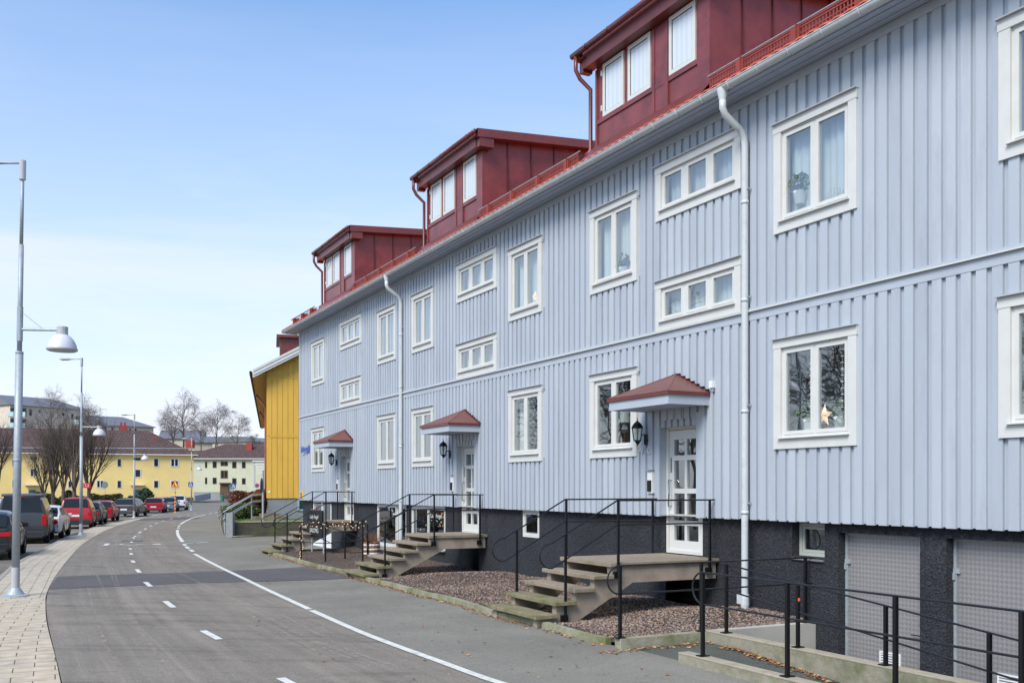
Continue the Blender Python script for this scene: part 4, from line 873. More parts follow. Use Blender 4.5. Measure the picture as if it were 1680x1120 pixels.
# ------------------------------------------------------------------ entrance staircases with railings
def staircase(sy, ntr, label, rlabel, X0=7.97, run=.32, rise=.175, zt=.885):
    ya, yb = 12.43 + sy, 13.93 + sy
    t = empty('entrance_stairs', (8.6, (ya + yb) / 2, g(ya)), label, 'stairs', 'concrete entrance stairs')
    mbx(X0, WX - .005, ya, yb, zt - .065, zt).build('landing', CONCT, t, bevel=.008)
    for k in range(ntr):
        x = X0 - run * (k + 1); z = zt - rise * (k + 1)
        mbx(x, x + run + .04, ya - .05, yb + .02, z - .06, z).build('tread', MOSST if k >= ntr - 2 else CONCT, t, bevel=.008)
    xb = X0 - run * ntr; zb = zt - rise * ntr
    for y0 in (ya + .04, yb - .16):
        pts = [(WX - .05, zt - .068), (X0 + .04, zt - .068)]
        for k in range(ntr):
            z = zt - rise * (k + 1) - .062; x = X0 - run * (k + 1)
            pts += [(x + run + .06, z), (x + .07, z)]
        zg = g(ya) - .05
        pts += [(xb + .07, zg), (xb + .55, zg), (X0 + .42, zt - .31), (WX - .05, zt - .31)]
        MB().prism([(x, y0, z) for x, z in pts], (0, .12, 0)).build('stringer', CONC, t)
    rr = empty('stair_railing', (8.6, ya, g(ya)), rlabel, 'railing', 'black iron stair railings')
    for y, xe in ((ya - .03, 0), (yb + .0, 0)):
        h = MB(); zr = zt + .92; zm = zt + .56; xl = xb + .28; sl = rise / run; xk = X0 + .1
        za = zr - (xk - xl) * sl; zc = zm - (xk - xl) * sl; cx, cz = xl, (za + zc) / 2; rad = (za - zc) / 2
        arc = [(cx - rad * 1.15 * math.sin(a_), y, cz + rad * math.cos(a_)) for a_ in [math.pi * k / 10 for k in range(11)]]
        pts = [(WX - .12, y, zr), (xk, y, zr), (xl, y, za)] + arc[1:-1] + [(xl, y, zc), (xk, y, zm), (WX - .12, y, zm)]
        h.tube(pts, .0125, 8); h.build('handrail', IRON, rr, smooth=False)
        for x, lo, hi in ((WX - .22, zt - .23, zr), (X0 + .12, zt - .23, zr), (xl + .22, zb - .12, za + .22 * sl)):
            p = mbx(x - .016, x + .016, y - .016, y + .016, lo, hi).build('post', BLACK, rr)
            mbx(x - .06, x + .05, y + (.01 if y < 13.2 + sy else -.04), y + (.05 if y < 13.2 + sy else -.01), lo, lo + .1).build('bracket', BLACK, p)
    return t
staircase(SY[0], 4, 'nearest concrete entrance stairs, rising from the gravel to the door numbered 7C', 'black iron railing with looped handrails on the nearest entrance stairs')
staircase(SY[1] - .07, 5, 'middle concrete entrance stairs with mossy treads beside the shop windows', 'black iron railing on the middle entrance stairs', 8.52, .31, .16, .91)
staircase(SY[2] - .03, 5, 'farthest concrete entrance stairs behind the black shop sign', 'black iron railing on the farthest entrance stairs', 8.82, .32, .175, .937)

# ------------------------------------------------------------------ ramp and bed railings
def railing(label, posts, rails, loops=(), foot=True, r=.011):
    t = empty('iron_railing', Vector(posts[0][0]), label, 'railing')
    for a, ht in posts:
        a = Vector(a); p = mbx(a.x - .018, a.x + .018, a.y - .018, a.y + .018, a.z, a.z + ht).build('post', BLACK, t)
        if foot: mbx(a.x - .06, a.x + .06, a.y - .05, a.y + .05, a.z, a.z + .012).build('foot_plate', BLACK, p)
    m = MB()
    for q in rails: m.tube(q, r, 8)
    m.build('handrail', IRON, t); return t
xo = XO - .01; o1 = onX(1153, 1073, xo); o2 = onX(1291.7, 1105, xo); o3 = onX(1469, 1150, xo); zO = .12
yy = [o1.y, o2.y, o3.y, o3.y - (o2.y - o3.y) * .9, o3.y - (o2.y - o3.y) * 1.8, -1.5, -4]
zT = onX(1153, 938.5, xo).z; zM = onX(1153, 990.5, xo).z
def loop(c, d, zt, zm, n=12):   # half circle in direction d from the first post
    rad = (zt - zm) / 2; c = Vector(c); d = Vector(d)
    return [Vector((c.x, c.y, zt - rad)) + d * rad * 1.05 * math.sin(math.pi * k / n) + Vector((0, 0, rad * math.cos(math.pi * k / n))) for k in range(n + 1)]
railing('black iron railing with rounded end on the outer ramp wall', [((xo, y, zO), zT - zO) for y in yy], [[(xo, -8, zT)] + loop((xo, yy[0], 0), (0, 1, 0), zT, zM) + [(xo, -8, zM)]])
xi = XI + .06; i0 = onX(1191.7, 1037, xi); i1 = onX(1309, 1062, xi); i2 = onX(1453, 1093, xi); i3 = onX(1623, 1130, xi)
hT = [onX(1191.7, 925, xi).z, onX(1309, 955, xi).z, onX(1453, 993, xi).z, onX(1623, 1038, xi).z]; hM = [onX(1191.7, 967, xi).z, onX(1309, 1003, xi).z, onX(1453, 1048, xi).z, onX(1600, 1086, xi).z]
Y4 = [i0.y, i1.y, i2.y, i3.y]; s_ = (hT[0] - hT[2]) / (Y4[0] - Y4[2]); sm_ = (hM[0] - hM[2]) / (Y4[0] - Y4[2])
zt_ = lambda y: hT[0] - (Y4[0] - y) * s_
zm_ = lambda y: max(.18, hM[0] - (Y4[0] - y) * sm_)
railing('black iron railing sloping down along the inner ramp wall', [((xi, y, .15), max(.2, zt_(y) - .15)) for y in Y4], [[(xi, Y4[0], zt_(Y4[0])), (xi, Y4[3] - 1, zt_(Y4[3] - 1))], [(xi, Y4[0], zm_(Y4[0])), (xi, Y4[3] - .6, zm_(Y4[3] - .6))]])
pa = (6.83, YC - .02, .125); pb = (XI - .03, YC - .02, .125); pc = (WX - .12, YC - .02, .13); zr = onY(1020, 927, YC).z; zm = onY(1020, 973.5, YC).z
railing('black iron railing across the gravel bed on the short concrete kerb', [(pa, zr - .125), (pb, zr - .125), (pc, zr - .13)], [[(WX, YC - .02, zr)] + loop((pa[0], YC - .02, 0), (-1, 0, 0), zr, zm) + [(WX, YC - .02, zm)]])
m = MB().lathe(onX(1310, 984, xi), [(0, -.02), (.018, -.01), (.018, .02), (.006, .03), (0, .05)], 10)
tag(m.build('pacifier_clip', emis('orange_plastic', (236, 96, 30), .0)), 'tiny orange plastic clip hung on a post of the inner ramp railing', 'plastic clip')

# shop front bits: railings near the basement shop, sign, pot, string lights
def gpt(px, py): p = onG(px, py, .05); return p
q = [gpt(494, 919), gpt(534, 922), gpt(566, 918), gpt(603, 917)]
hh = .98
railing('black iron railing with drooping loops hung with string lights in front of the basement shop', [(a, hh) for a in q], [[a + Vector((0, 0, hh)) for a in q], [a + Vector((0, 0, hh * .52)) for a in q]] + [[q[0] + Vector((0, 0, hh * .9)), q[1] + Vector((.1, 0, hh * .55)), q[1] + Vector((.6, -.3, .25)), q[1] + Vector((1.0, -.4, .28)), q[1] + Vector((1.1, -.4, .5)), q[1] + Vector((.7, -.2, .75)), q[1] + Vector((-.2, .2, 1.05)), q[1] + Vector((-.6, .3, 1.0)), q[1] + Vector((-.62, .35, .75))]])
sl_ = MB(); r_ = random.Random(4); cab = []
for a, b in zip(q, q[1:]):
    for k in range(14):
        t_ = k / 14; p = a.lerp(b, t_) + Vector((0, 0, hh + .02 + .05 * math.sin(k * 2.1))); cab.append(p)
st = MB(); st.tube(cab, .004, 4, cap=False)
for p in cab:
    c = p + Vector((r_.uniform(-.04, .04), r_.uniform(-.04, .04), r_.uniform(-.07, .03))); sl_.lathe(c, [(0, -.02), (.018, 0), (0, .02)], 6)
for k in range(16):
    p = q[0].lerp(q[0] + Vector((0, 0, hh)), k / 16) + Vector((r_.uniform(-.05, .05), r_.uniform(-.05, .05), 0)); sl_.lathe(p, [(0, -.02), (.016, 0), (0, .02)], 6)
t = empty('string_lights', q[0], 'warm string of small lamps wound along the shop railing', 'string lights'); st.build('cable', DARK, t); sl_.build('lamps', GLOW, t)
s0 = gpt(512, 906); s1 = gpt(531, 909); zg = s0.z; t = empty('shop_sign', s0, 'black board sign with white handwriting on two grey posts by the basement shop', 'shop sign')
dv = (s1 - s0); dv.z = 0; nrm = Vector((-dv.y, dv.x, 0)).normalized()
if nrm.dot(Vector((0, -1, 0))) < 0: nrm = -nrm
for a in (s0, s1): MB().tube([Vector((a.x, a.y, zg)), Vector((a.x, a.y, zg + 1.35))], .028, 8).build('post', STEEL, t)
for z0, z1 in ((zg + .95, zg + 1.33), (zg + .5, zg + .9)):
    MB().obox(Vector((s0.x, s0.y, z0)) - dv * .3 - nrm * -.03, dv * 1.35, nrm * .03, (0, 0, z1 - z0)).build('board', BLACK, t)
c = s0 + dv * .38 + nrm * .075
textmesh('lettering', 'Lady Angel', .17, WHITE, t, (c.x, c.y, zg + 1.12), dv if dv.cross(Vector((0, 0, 1))).dot(nrm) > 0 else -dv, (0, 0, 1), .002)
textmesh('lettering', 'SALONG', .2, WHITE, t, (c.x, c.y, zg + .7), dv if dv.cross(Vector((0, 0, 1))).dot(nrm) > 0 else -dv, (0, 0, 1), .002)
# barrel pot with dry grass
pp = onG(609, 913, .1); t = empty('plant_tub', pp, 'striped wooden tub of dry brown grass beside the shop window', 'plant tub')
MB().lathe(pp, [(0, 0), (.2, 0), (.24, .18), (.25, .4), (.22, .42), (.2, .36), (0, .35)], 16).build('tub', mat('tub_wood', (140, 100, 66), .7, var=.2, scale=6), t)
hp = MB()
for z in (.08, .2, .32): hp.lathe(pp, [(.225 + z * .07, z), (.235 + z * .07, z + .01), (.235 + z * .07, z + .04), (.225 + z * .07, z + .05)], 16)
hp.build('hoop', PLATE, t); gs = MB()
for k in range(90):
    a = random.uniform(0, 6.28); rr = random.uniform(0, .18); h = random.uniform(.2, .45); b = Vector((pp.x + rr * math.cos(a), pp.y + rr * math.sin(a), pp.z + .35)); gs.tube([b, b + Vector((math.cos(a) * .08, math.sin(a) * .08, h * .6)), b + Vector((math.cos(a) * .2, math.sin(a) * .2, h))], [.004, .003, .001], 3, False)
gs.build('dry_grass', mat('dry_grass', (150, 104, 70), .8, var=.3), t)
# display behind the shop windows
for (px, py, col, nm, lb) in [(622, 872, (214, 108, 40), 'vase', 'orange vase glowing behind the left shop window pane'), (633, 868, (220, 120, 44), 'vase', 'second orange vase to the right in the left shop window'), (627, 850, (126, 40, 52), 'wreath', 'dark red wreath hanging in the left shop window')]:
    p = onX(px, py, WX + .4); mb = MB().lathe(p, [(0, -.12), (.08, -.1), (.12, 0), (.06, .1), (.03, .16), (0, .16)], 12)
    tag(mb.build(nm, mat('ceramic', col, .4)), lb, nm)
p = onX(692, 862, WX + .35); tw = MB(); r_ = random.Random(3)
for k in range(60):
    a = r_.uniform(0, 6.28); tw.tube([p + Vector((0, 0, -.4)), p + Vector((math.cos(a) * .1, math.sin(a) * .15, 0)), p + Vector((math.cos(a) * .25, math.sin(a) * .3, r_.uniform(-.1, .35)))], [.006, .004, .002], 3, False)
tag(tw.build('dried_bouquet', mat('dried_flower', (170, 170, 196), .8, var=.3)), 'pale dried branches standing in the right shop window', 'dried flowers')
ln = MB()
for px, py in [(725, 842), (727, 848), (724, 856), (722, 862), (728, 836), (690, 868), (699, 861), (705, 858)]: ln.lathe(onX(px, py, WX + .2), [(0, -.03), (.025, 0), (0, .03)], 8)
tag(ln.build('fairy_lights', GLOW), 'small warm fairy lights hanging in the right shop window', 'string lights')
q_ = onX(716, 846, WX - .0); textmesh('shop_lettering', 'Lady Angel', .17, WHITE, house, (WX - .01, q_.y, q_.z), (0, -1, 0), (0, 0, 1), .002)

# window ornaments
def star(px, py, rad, X, label):
    c = onX(px, py, X); pts = []
    for k in range(10):
        r_ = rad if k % 2 == 0 else rad * .42; a = math.pi / 2 + k * math.pi / 5 + .1; pts.append(Vector((c.x, c.y + r_ * math.cos(a), c.z + r_ * math.sin(a))))
    m = MB(); m.add(pts + [c + Vector((-.06, 0, 0)), c + Vector((.06, 0, 0))], [(k, (k + 1) % 10, 10) for k in range(10)] + [(k, (k + 1) % 10, 11) for k in range(10)])
    return tag(m.build('star_lamp', STAR), label, 'star lamp', 'paper star lamps in the windows')
STAR = emis('paper_star_glow', (250, 214, 178), .42)
star(878, 487, .13, D + .08, 'glowing paper star in the upper floor window, second pane from the left stairwell'); star(1352, 681, .165, D + .08, 'large glowing paper star between two pots in the ground floor window at the right')
CER = mat('white_ceramic', (222, 224, 222), .3); LEAFG = mat('pot_plant_leaf', (70, 92, 50), .6, var=.3, scale=20)
def pot(px, py, X, label, leafy=True):
    c = onX(px, py, X); t = empty('flower_pot', c, label, 'flower pot'); MB().lathe(c, [(0, 0), (.07, 0), (.1, .18), (.09, .18), (.08, .15), (0, .15)], 14).build('pot', CER, t); lf = MB(); r_ = random.Random(int(px))
    for k in range(70):
        a = r_.uniform(0, 6.28); el_ = r_.uniform(.2, 1.4); L_ = r_.uniform(.08, .3); d = Vector((math.cos(a) * math.cos(el_) * .5, math.sin(a) * math.cos(el_), math.sin(el_))) * L_; b = c + Vector((0, 0, .15)) + d; u = Vector((0, r_.uniform(-.05, .05), r_.uniform(.01, .04))); v = Vector((r_.uniform(-.03, .03), .035, 0)); lf.quad(b - u, b + v, b + u, b - v)
    lf.build('leaves', LEAFG, t)
pot(1328, 709, D + .09, 'white pot with green plant left of the large paper star'); pot(1379, 705, D + .09, 'white pot with green plant right of the large paper star'); pot(1312, 335, D + .09, 'white pot plant in the upper right window behind the left pane')
pot(1024, 455, D + .09, 'pot plant in the upper window left of the stairwell windows')
cm = MB(); c = onX(1368, 331, D + .09)
for k in range(7): yk = c.y + .16 - k * .054; cm.tube([(c.x, yk, c.z), (c.x, yk, c.z + .1 + .09 * math.sin(math.pi * (k + .5) / 7))], .008, 6)
cm.bar((c.x, c.y + .18, c.z), (c.x, c.y - .18, c.z), .03); tag(cm.build('candle_arch', WHITE), 'white seven-armed candle arch in the upper right window', 'candle arch')
for px, lb in ((1330, 'string of small pink and white hearts hanging in the left pane beside the large star'), (1382, 'string of small cream hearts hanging in the right pane above the large star')):
    hm = MB(); a = onX(px, 585 if px > 1350 else 597, D + .06)
    for k in range(11): hm.lathe(a + Vector((0, 0, -.085 * k)), [(0, -.02), (.026, .005), (.012, .02), (0, .012)], 6)
    hm.tube([a, a + Vector((0, 0, -.9))], .002, 3); tag(hm.build('heart_garland', CURT), lb, 'garland')
c = onX(1021, 693, D + .2); t = empty('table_lamp', c, 'pale lampshade on an orange box in the window left of the nearest entrance', 'lamp'); MB().lathe(c, [(.1, 0), (.16, .0), (.12, .22), (.1, .22)], 16).build('lamp_shade', CURT, t); MB().lathe(c, [(.02, -.3), (.02, 0)], 8).build('lamp_stem', DARK, t)
tag(mbx(D + .15, D + .25, onX(1004, 720, D).y - .04, onX(1004, 720, D).y + .04, 2.75, 3.0).build('box', mat('orange_box', (206, 140, 60), .6)), 'small orange box on the sill of the window left of the nearest entrance', 'box')

# ------------------------------------------------------------------ street lamps
def lamp(px, py, label, scale=1.0, sign=None, height=8.0, armdir=None, lean=.004):
    b = onG(px, py, -.0); t = empty('street_lamp', b, label, 'street lamp', 'grey street lamps along the cycle path'); H = height; s = scale
    rt = armdir or RT; ph = H
    q1, q2 = H * .558, H * .807
    m = MB(); m.tube([b, b + Vector((0, 0, .55))], [.075, .075], 16); m.build('pole_sleeve', STEELP, t)
    m = MB(); m.tube([b + Vector((0, 0, .55)), b + Vector((0, 0, q1))], .07, 16); m.tube([b + Vector((0, 0, H * .311)), b + Vector((0, 0, H * .311 + .03))], .078, 16)
    m.tube([b + Vector((0, 0, q1)), b + Vector((0, 0, q2))], .046, 14); m.tube([b + Vector((0, 0, q1 - .01)), b + Vector((0, 0, q1 + .03))], .073, 14); m.tube([b + Vector((0, 0, q2)), b + Vector((0, 0, H - .1))], .033, 12)
    m.build('pole', STEEL, t, smooth=True)
    m = MB().lathe(b, [(0, .1), (.08, .17), (.1, .14), (.16, .05), (.24, .03), (.24, 0)], 20); m.build('foot_cover', STEEL, t)
    m = MB(); c = b + Vector((0, 0, H)); m.tube([c + Vector((0, 0, -.36)), c + Vector((0, 0, .0))], .06, 12); m.build('pole_cap', STEELP, t)
    hd = MB(); a = c - Vector((0, 0, .05)); hd.tube([a, a - rt * .25, a - rt * .45, a - rt * .62, a - rt * .85, a - rt * 1.0], [.03, .03, .045, .10, .11, .03], 12)
    hd.v = [(v[0], v[1], a.z + (v[2] - a.z) * .62) for v in hd.v]; hd.build('lamp_head', STEELP, t, smooth=True)
    z = H * .613; m = MB(); m.tube([b + Vector((0, 0, z)), b + Vector((0, 0, z)) + rt * .72], .028, 10); m.tube([b + Vector((0, 0, z + .35)), b + Vector((0, 0, z)) + rt * .45], .006, 5); m.tube([b + Vector((0, 0, z - .22)), b + Vector((0, 0, z + .42))], .054, 12); m.build('arm', STEEL, t)
    c = b + Vector((0, 0, z)) + rt * .80; MB().lathe(c, [(.0, .06), (.1, .06), (.1, -.1)], 16).build('lamp_neck', STEELP, t)
    MB().lathe(c, [(.1, -.09), (.15, -.12), (.21, -.19), (.25, -.27), (.265, -.34)], 24).build('lamp_shade', LSH, t, smooth=True)
    MB().lathe(c, [(.265, -.34), (.275, -.345), (.275, -.38), (.24, -.4), (.1, -.41), (0, -.41)], 24).build('lamp_diffuser', STEELP, t, smooth=True)
    t.rotation_mode = 'QUATERNION'; t.rotation_quaternion = Matrix.Rotation(lean, 3, FW).to_quaternion()
    if sign:
        z0 = 4.87 * s - 2.7; sg = MB(); o = b + Vector((0, 0, 2.15)) + RT * .1; sg.obox(o - FW * .02, RT * .32, FW * .02, (0, 0, .22)); S_ = sg.build('pole_sign', mat('sign_red', (196, 30, 44), .4), t)
        c = o + RT * .16 + Vector((0, 0, .11)) - FW * .025; textmesh('lettering', sign, .17, WHITE, S_, c, RT, (0, 0, 1), .003)
    return t
LSH = mat('lamp_shade_plastic', (208, 206, 214), .35, var=.02)
lamp(25, 978, 'tall grey street lamp at the left edge, nearest, on the paving slabs', height=8.18, lean=.0175); lamp(133, 879, 'grey street lamp with a small red 7,2 sign beside the parked red van', .98, '7,2', 7.95)
lamp(220, 850, 'grey street lamp in front of the dark estate car', .97, None, 7.75); lamp(314, 837, 'grey street lamp carrying a pedestrian crossing sign by the white parked car', .93, None, 7.35)
lamp(412.5, 815, 'grey street lamp beyond the crossing, in front of the pale green house', .95, None, 7.6)
def postlamp(px, py, top, kind, label, lean=0):
    b = onG(px, py, -.1); z = (799 - top) / F * (b - C0()).dot(FW) + CAMZ; h = z - b.z; t = empty('post_lamp', b, label, 'street lamp')
    c = b + Vector((0, 0, h)) + RT * lean
    m = MB()
    if kind == 'arc': m.tube([b, b + Vector((0, 0, h * .85)) + RT * lean, c - RT * .05, c - RT * .5 + Vector((0, 0, .05))], .05, 8); c = c - RT * .6
    elif kind == 'tee': m.tube([b, c], .06, 8); m.obox(c - RT * .7 - FW * .15, RT * 1.4, FW * .3, (0, 0, .14))
    else: m.tube([b, c], .05, 8)
    m.build('pole', STEEL, t)
    if kind != 'tee': MB().lathe(c, [(0, .1), (.2, .06), (.36, -.2), (.38, -.3), (0, -.34)], 12).build('lamp_shade', LSH, t, smooth=True)
postlamp(53, 815, 692, 'tee', 'tall lamp with square head in front of the yellow house at the left'); postlamp(16, 815, 727, 'arc', 'curved lamp post at the far left in front of the yellow house')
postlamp(84, 815, 719, 'tee', 'square-headed lamp half hidden behind the bare trees'); postlamp(237, 817, 740, 'dome', 'dome lamp on a thin post by the blue door of the yellow house'); postlamp(246.5, 818, 725, 'arc', 'leaning curved lamp post carrying a blue street name sign', -1)
# signs
def signpost(px, py, label, build, col=None, r=.03, h=2.6):
    b = onG(px, py, -.02); t = empty('road_sign', b, label, 'road sign'); build(b, t, h); return t
def s_round(b, t, h):
    MB().tube([b, b + Vector((0, 0, h))], .03, 8).build('pole', STEEL, t); c = b + Vector((0, 0, h)); m = MB(); m.tube([c - FW * .04, c - FW * .06], .32, 20); m.build('sign_plate', mat('sign_back_grey', (112, 118, 120), .5, metal=.3), t)
signpost(173, 829, 'round road sign seen from its grey back, behind the hedge gap', s_round, h=1.8) if False else None
b = onG(172.5, 826, -.02); t = empty('road_sign', b, 'round road sign showing its grey back in front of the hedge', 'road sign'); zz = (b - C0()).dot(FW); hz = (799 - 795) / F * zz + CAMZ - b.z
MB().tube([b, b + Vector((0, 0, hz))], .035, 8).build('pole', STEEL, t); c = b + Vector((0, 0, hz)); MB().tube([c - FW * .05, c - FW * .07], 5.5 / F * zz, 20).build('sign_plate', mat('sign_back_grey', (112, 118, 120), .5, metal=.3), t)
# roadworks triangle
b = onG(287.5, 841, 0); zz = (b - C0()).dot(FW); k = zz / F; t = empty('road_sign', b, 'yellow and red triangular roadworks sign on a red and yellow striped pole', 'road sign')
YEL = mat('sign_yellow', (246, 204, 20), .4, var=.02); SRED = mat('sign_red_paint', (206, 34, 34), .4, var=.02)
c = b + Vector((0, 0, (841 - 794.5) * k)) - FW * .06
def tri(s): return [c + RT * (-6.6 * k * s) + Vector((0, 0, -4.4 * k * s)), c + RT * (6.6 * k * s) + Vector((0, 0, -4.4 * k * s)), c + Vector((0, 0, 7.4 * k * s))]
MB().prism(tri(1), FW * .02).build('sign_plate', SRED, t); MB().prism([p - FW * .006 for p in tri(.68)], FW * .004).build('sign_field', YEL, t)
mm = MB(); q0 = c - FW * .015; mm.prism([q0 + RT * x * k + Vector((0, 0, z * k)) for x, z in [(-2.8, -2.4), (2.6, -2.4), (1.6, -.8), (.2, -1.9), (-.4, .6), (.2, 2.2), (-.6, 2.9), (-1.2, 1.2)]], FW * .004); mm.build('symbol', BLACK, t)
for j in range(12): MB().tube([b + Vector((0, 0, 34.5 * k * j / 12)), b + Vector((0, 0, 34.5 * k * (j + 1) / 12))], .05, 10).build('pole_band', SRED if j % 2 else YEL, t)
MB().tube([b + Vector((0, 0, 34.5 * k)), b + Vector((0, 0, 42 * k))], .03, 8).build('pole', STEEL, t)
def crossing(px, py, base, label):
    b = onG(px, base, 0); zz = (b - C0()).dot(FW) - .2; k = zz / F; t = empty('crossing_sign', b, label, 'road sign'); c = b - FW * .2; c.z = CAMZ + (799 - py) * k; w_ = 4 * k
    MB().obox(c - RT * w_ - Vector((0, 0, w_)), RT * 2 * w_, FW * .02, (0, 0, 2 * w_)).build('sign_plate', SBLUE, t); MB().prism([c - FW * .004 - RT * w_ * .8 - Vector((0, 0, w_ * .7)), c - FW * .004 + RT * w_ * .8 - Vector((0, 0, w_ * .7)), c - FW * .004 + Vector((0, 0, w_ * .85))], FW * .002).build('sign_field', WHITE, t)
    m = MB(); m.bar(c - FW * .01 + Vector((0, 0, w_ * .3)), c - FW * .01 + Vector((0, 0, -w_ * .1)), w_ * .2); m.bar(c - FW * .01 + Vector((0, 0, -w_ * .1)), c - FW * .01 + RT * w_ * .3 - Vector((0, 0, w_ * .6)), w_ * .14); m.bar(c - FW * .01 + Vector((0, 0, -w_ * .1)), c - FW * .01 - RT * w_ * .35 - Vector((0, 0, w_ * .6)), w_ * .14); m.build('symbol', BLACK, t)
    return t, c, k, b
t, c, k, b = crossing(314, 794.5, 838, 'blue and white pedestrian crossing sign on the lamp post near the white parked car')
t, c, k, b = crossing(383.5, 796.5, 822, 'blue and white pedestrian crossing sign on its own pole before the pale green house'); MB().tube([b - FW * .12, Vector((b.x, b.y, c.z)) - FW * .12], .05, 8).build('pole', STEEL, t)
b = onG(422, 822, 0); zz = (b - C0()).dot(FW); k = zz / F; t = empty('road_sign', b, 'round blue and red no parking sign beside the brown hedge', 'road sign'); c = b + Vector((0, 0, 26 * k)); MB().tube([b, c], .04, 8).build('pole', STEEL, t); MB().tube([c - FW * .05, c - FW * .07], 3.6 * k, 20).build('sign_plate', SRED, t); MB().tube([c - FW * .075, c - FW * .08], 2.7 * k, 20).build('sign_field', SBLUE, t); MB().bar(c - FW * .09 + RT * 2 * k + Vector((0, 0, -2 * k)), c - FW * .09 - RT * 2 * k + Vector((0, 0, 2 * k)), .8 * k, .8 * k).build('symbol', SRED, t)
b = onG(246.5, 818, -.1); zz = (b - C0()).dot(FW) - .3; k = zz / F; c = b - FW * .3; c.z = CAMZ + 9 * k; s_ = MB().obox(c - RT * 6 * k - Vector((0, 0, 1.6 * k)), RT * 9.5 * k, FW * .03, (0, 0, 3.2 * k)).build('street_name_sign', SBLUE); tag(s_, 'blue street name sign on the leaning curved lamp post', 'street sign')
# pole with edge-on sign by the lawn wall
b = onG(431.5, 879, 0); zz = (b - C0()).dot(FW); k = zz / F; t = empty('road_sign', b, 'grey sign pole with a dark sign turned edge-on beside the lawn wall', 'road sign'); MB().tube([b, b + Vector((0, 0, 108 * k))], .045, 10).build('pole', STEEL, t); MB().tube([b + Vector((0, 0, 84 * k)) - RT * .06, b + Vector((0, 0, 84 * k)) - RT * .03], .3, 18).xf(Matrix.Identity(4)).build('sign_plate', mat('sign_edge_dark', (70, 76, 84), .5), t)

# ------------------------------------------------------------------ cars
TYRE = mat('tyre', (24, 24, 25), .85, var=.1); RIM = mat('rim', (150, 152, 156), .35, metal=.8, var=.1); TLR = mat('tail_light_red', (176, 18, 26), .2, var=.1); PLT = mat('number_plate', (222, 226, 230), .4, var=.02); TRIMB = mat('black_bumper', (34, 36, 38), .6, var=.1)
HEADL = mat('head_lamp_glass', (190, 196, 200), .1)
def interp(tbl, x):
    if x <= tbl[0][0]: return tbl[0][1]
    for (a, va), (b, vb) in zip(tbl, tbl[1:]):
        if x <= b: t = (x - a) / (b - a); return va + (vb - va) * t
    return tbl[-1][1]
SPEC = {  # length, width, [top profile], belt at rear/front, wheelbase start, wheel radius, side glass range, rear glass z range
 'hatch': dict(L=4.3, W=1.79, top=[(0, .9), (.05, .97), (.42, 1.36), (.8, 1.44), (1.7, 1.47), (2.3, 1.42), (2.95, 1.04), (3.3, .98), (4.0, .82), (4.3, .62)], belt=[(0, .9), (.3, .98), (2.8, .93), (4.3, .6)], wx=(.78, 3.4), wr=.32, sg=(.55, 2.75)),
 'estate': dict(L=4.8, W=1.86, top=[(0, .92), (.05, 1.0), (.42, 1.42), (.8, 1.49), (2.2, 1.52), (2.7, 1.46), (3.35, 1.08), (3.7, 1.02), (4.5, .86), (4.8, .62)], belt=[(0, .92), (.3, 1.02), (3.2, .96), (4.8, .6)], wx=(.95, 3.85), wr=.34, sg=(.5, 3.15)),
 'suv': dict(L=4.2, W=1.8, top=[(0, 1.0), (.05, 1.08), (.3, 1.5), (.6, 1.57), (1.9, 1.6), (2.3, 1.54), (2.95, 1.14), (3.3, 1.08), (4.0, .95), (4.2, .7)], belt=[(0, 1.0), (.3, 1.06), (2.8, 1.02), (4.2, .7)], wx=(.8, 3.35), wr=.35, sg=(.5, 2.75)),
 'smallvan': dict(L=3.95, W=1.72, top=[(0, 1.05), (.03, 1.15), (.2, 1.66), (.45, 1.74), (2.2, 1.76), (2.6, 1.66), (3.1, 1.12), (3.4, 1.05), (3.9, .85), (3.95, .7)], belt=[(0, 1.05), (.3, 1.08), (3, 1.02), (3.95, .7)], wx=(.62, 3.13), wr=.31, sg=(.45, 2.9)),
 'van': dict(L=4.95, W=1.92, top=[(0, 1.12), (.03, 1.2), (.17, 1.82), (.4, 1.93), (3.2, 1.95), (3.5, 1.88), (4.2, 1.25), (4.5, 1.12), (4.9, .9), (4.95, .8)], belt=[(0, 1.12), (.3, 1.14), (4, 1.12), (4.95, .8)], wx=(.82, 4.1), wr=.34, sg=(.5, 3.9)),
}
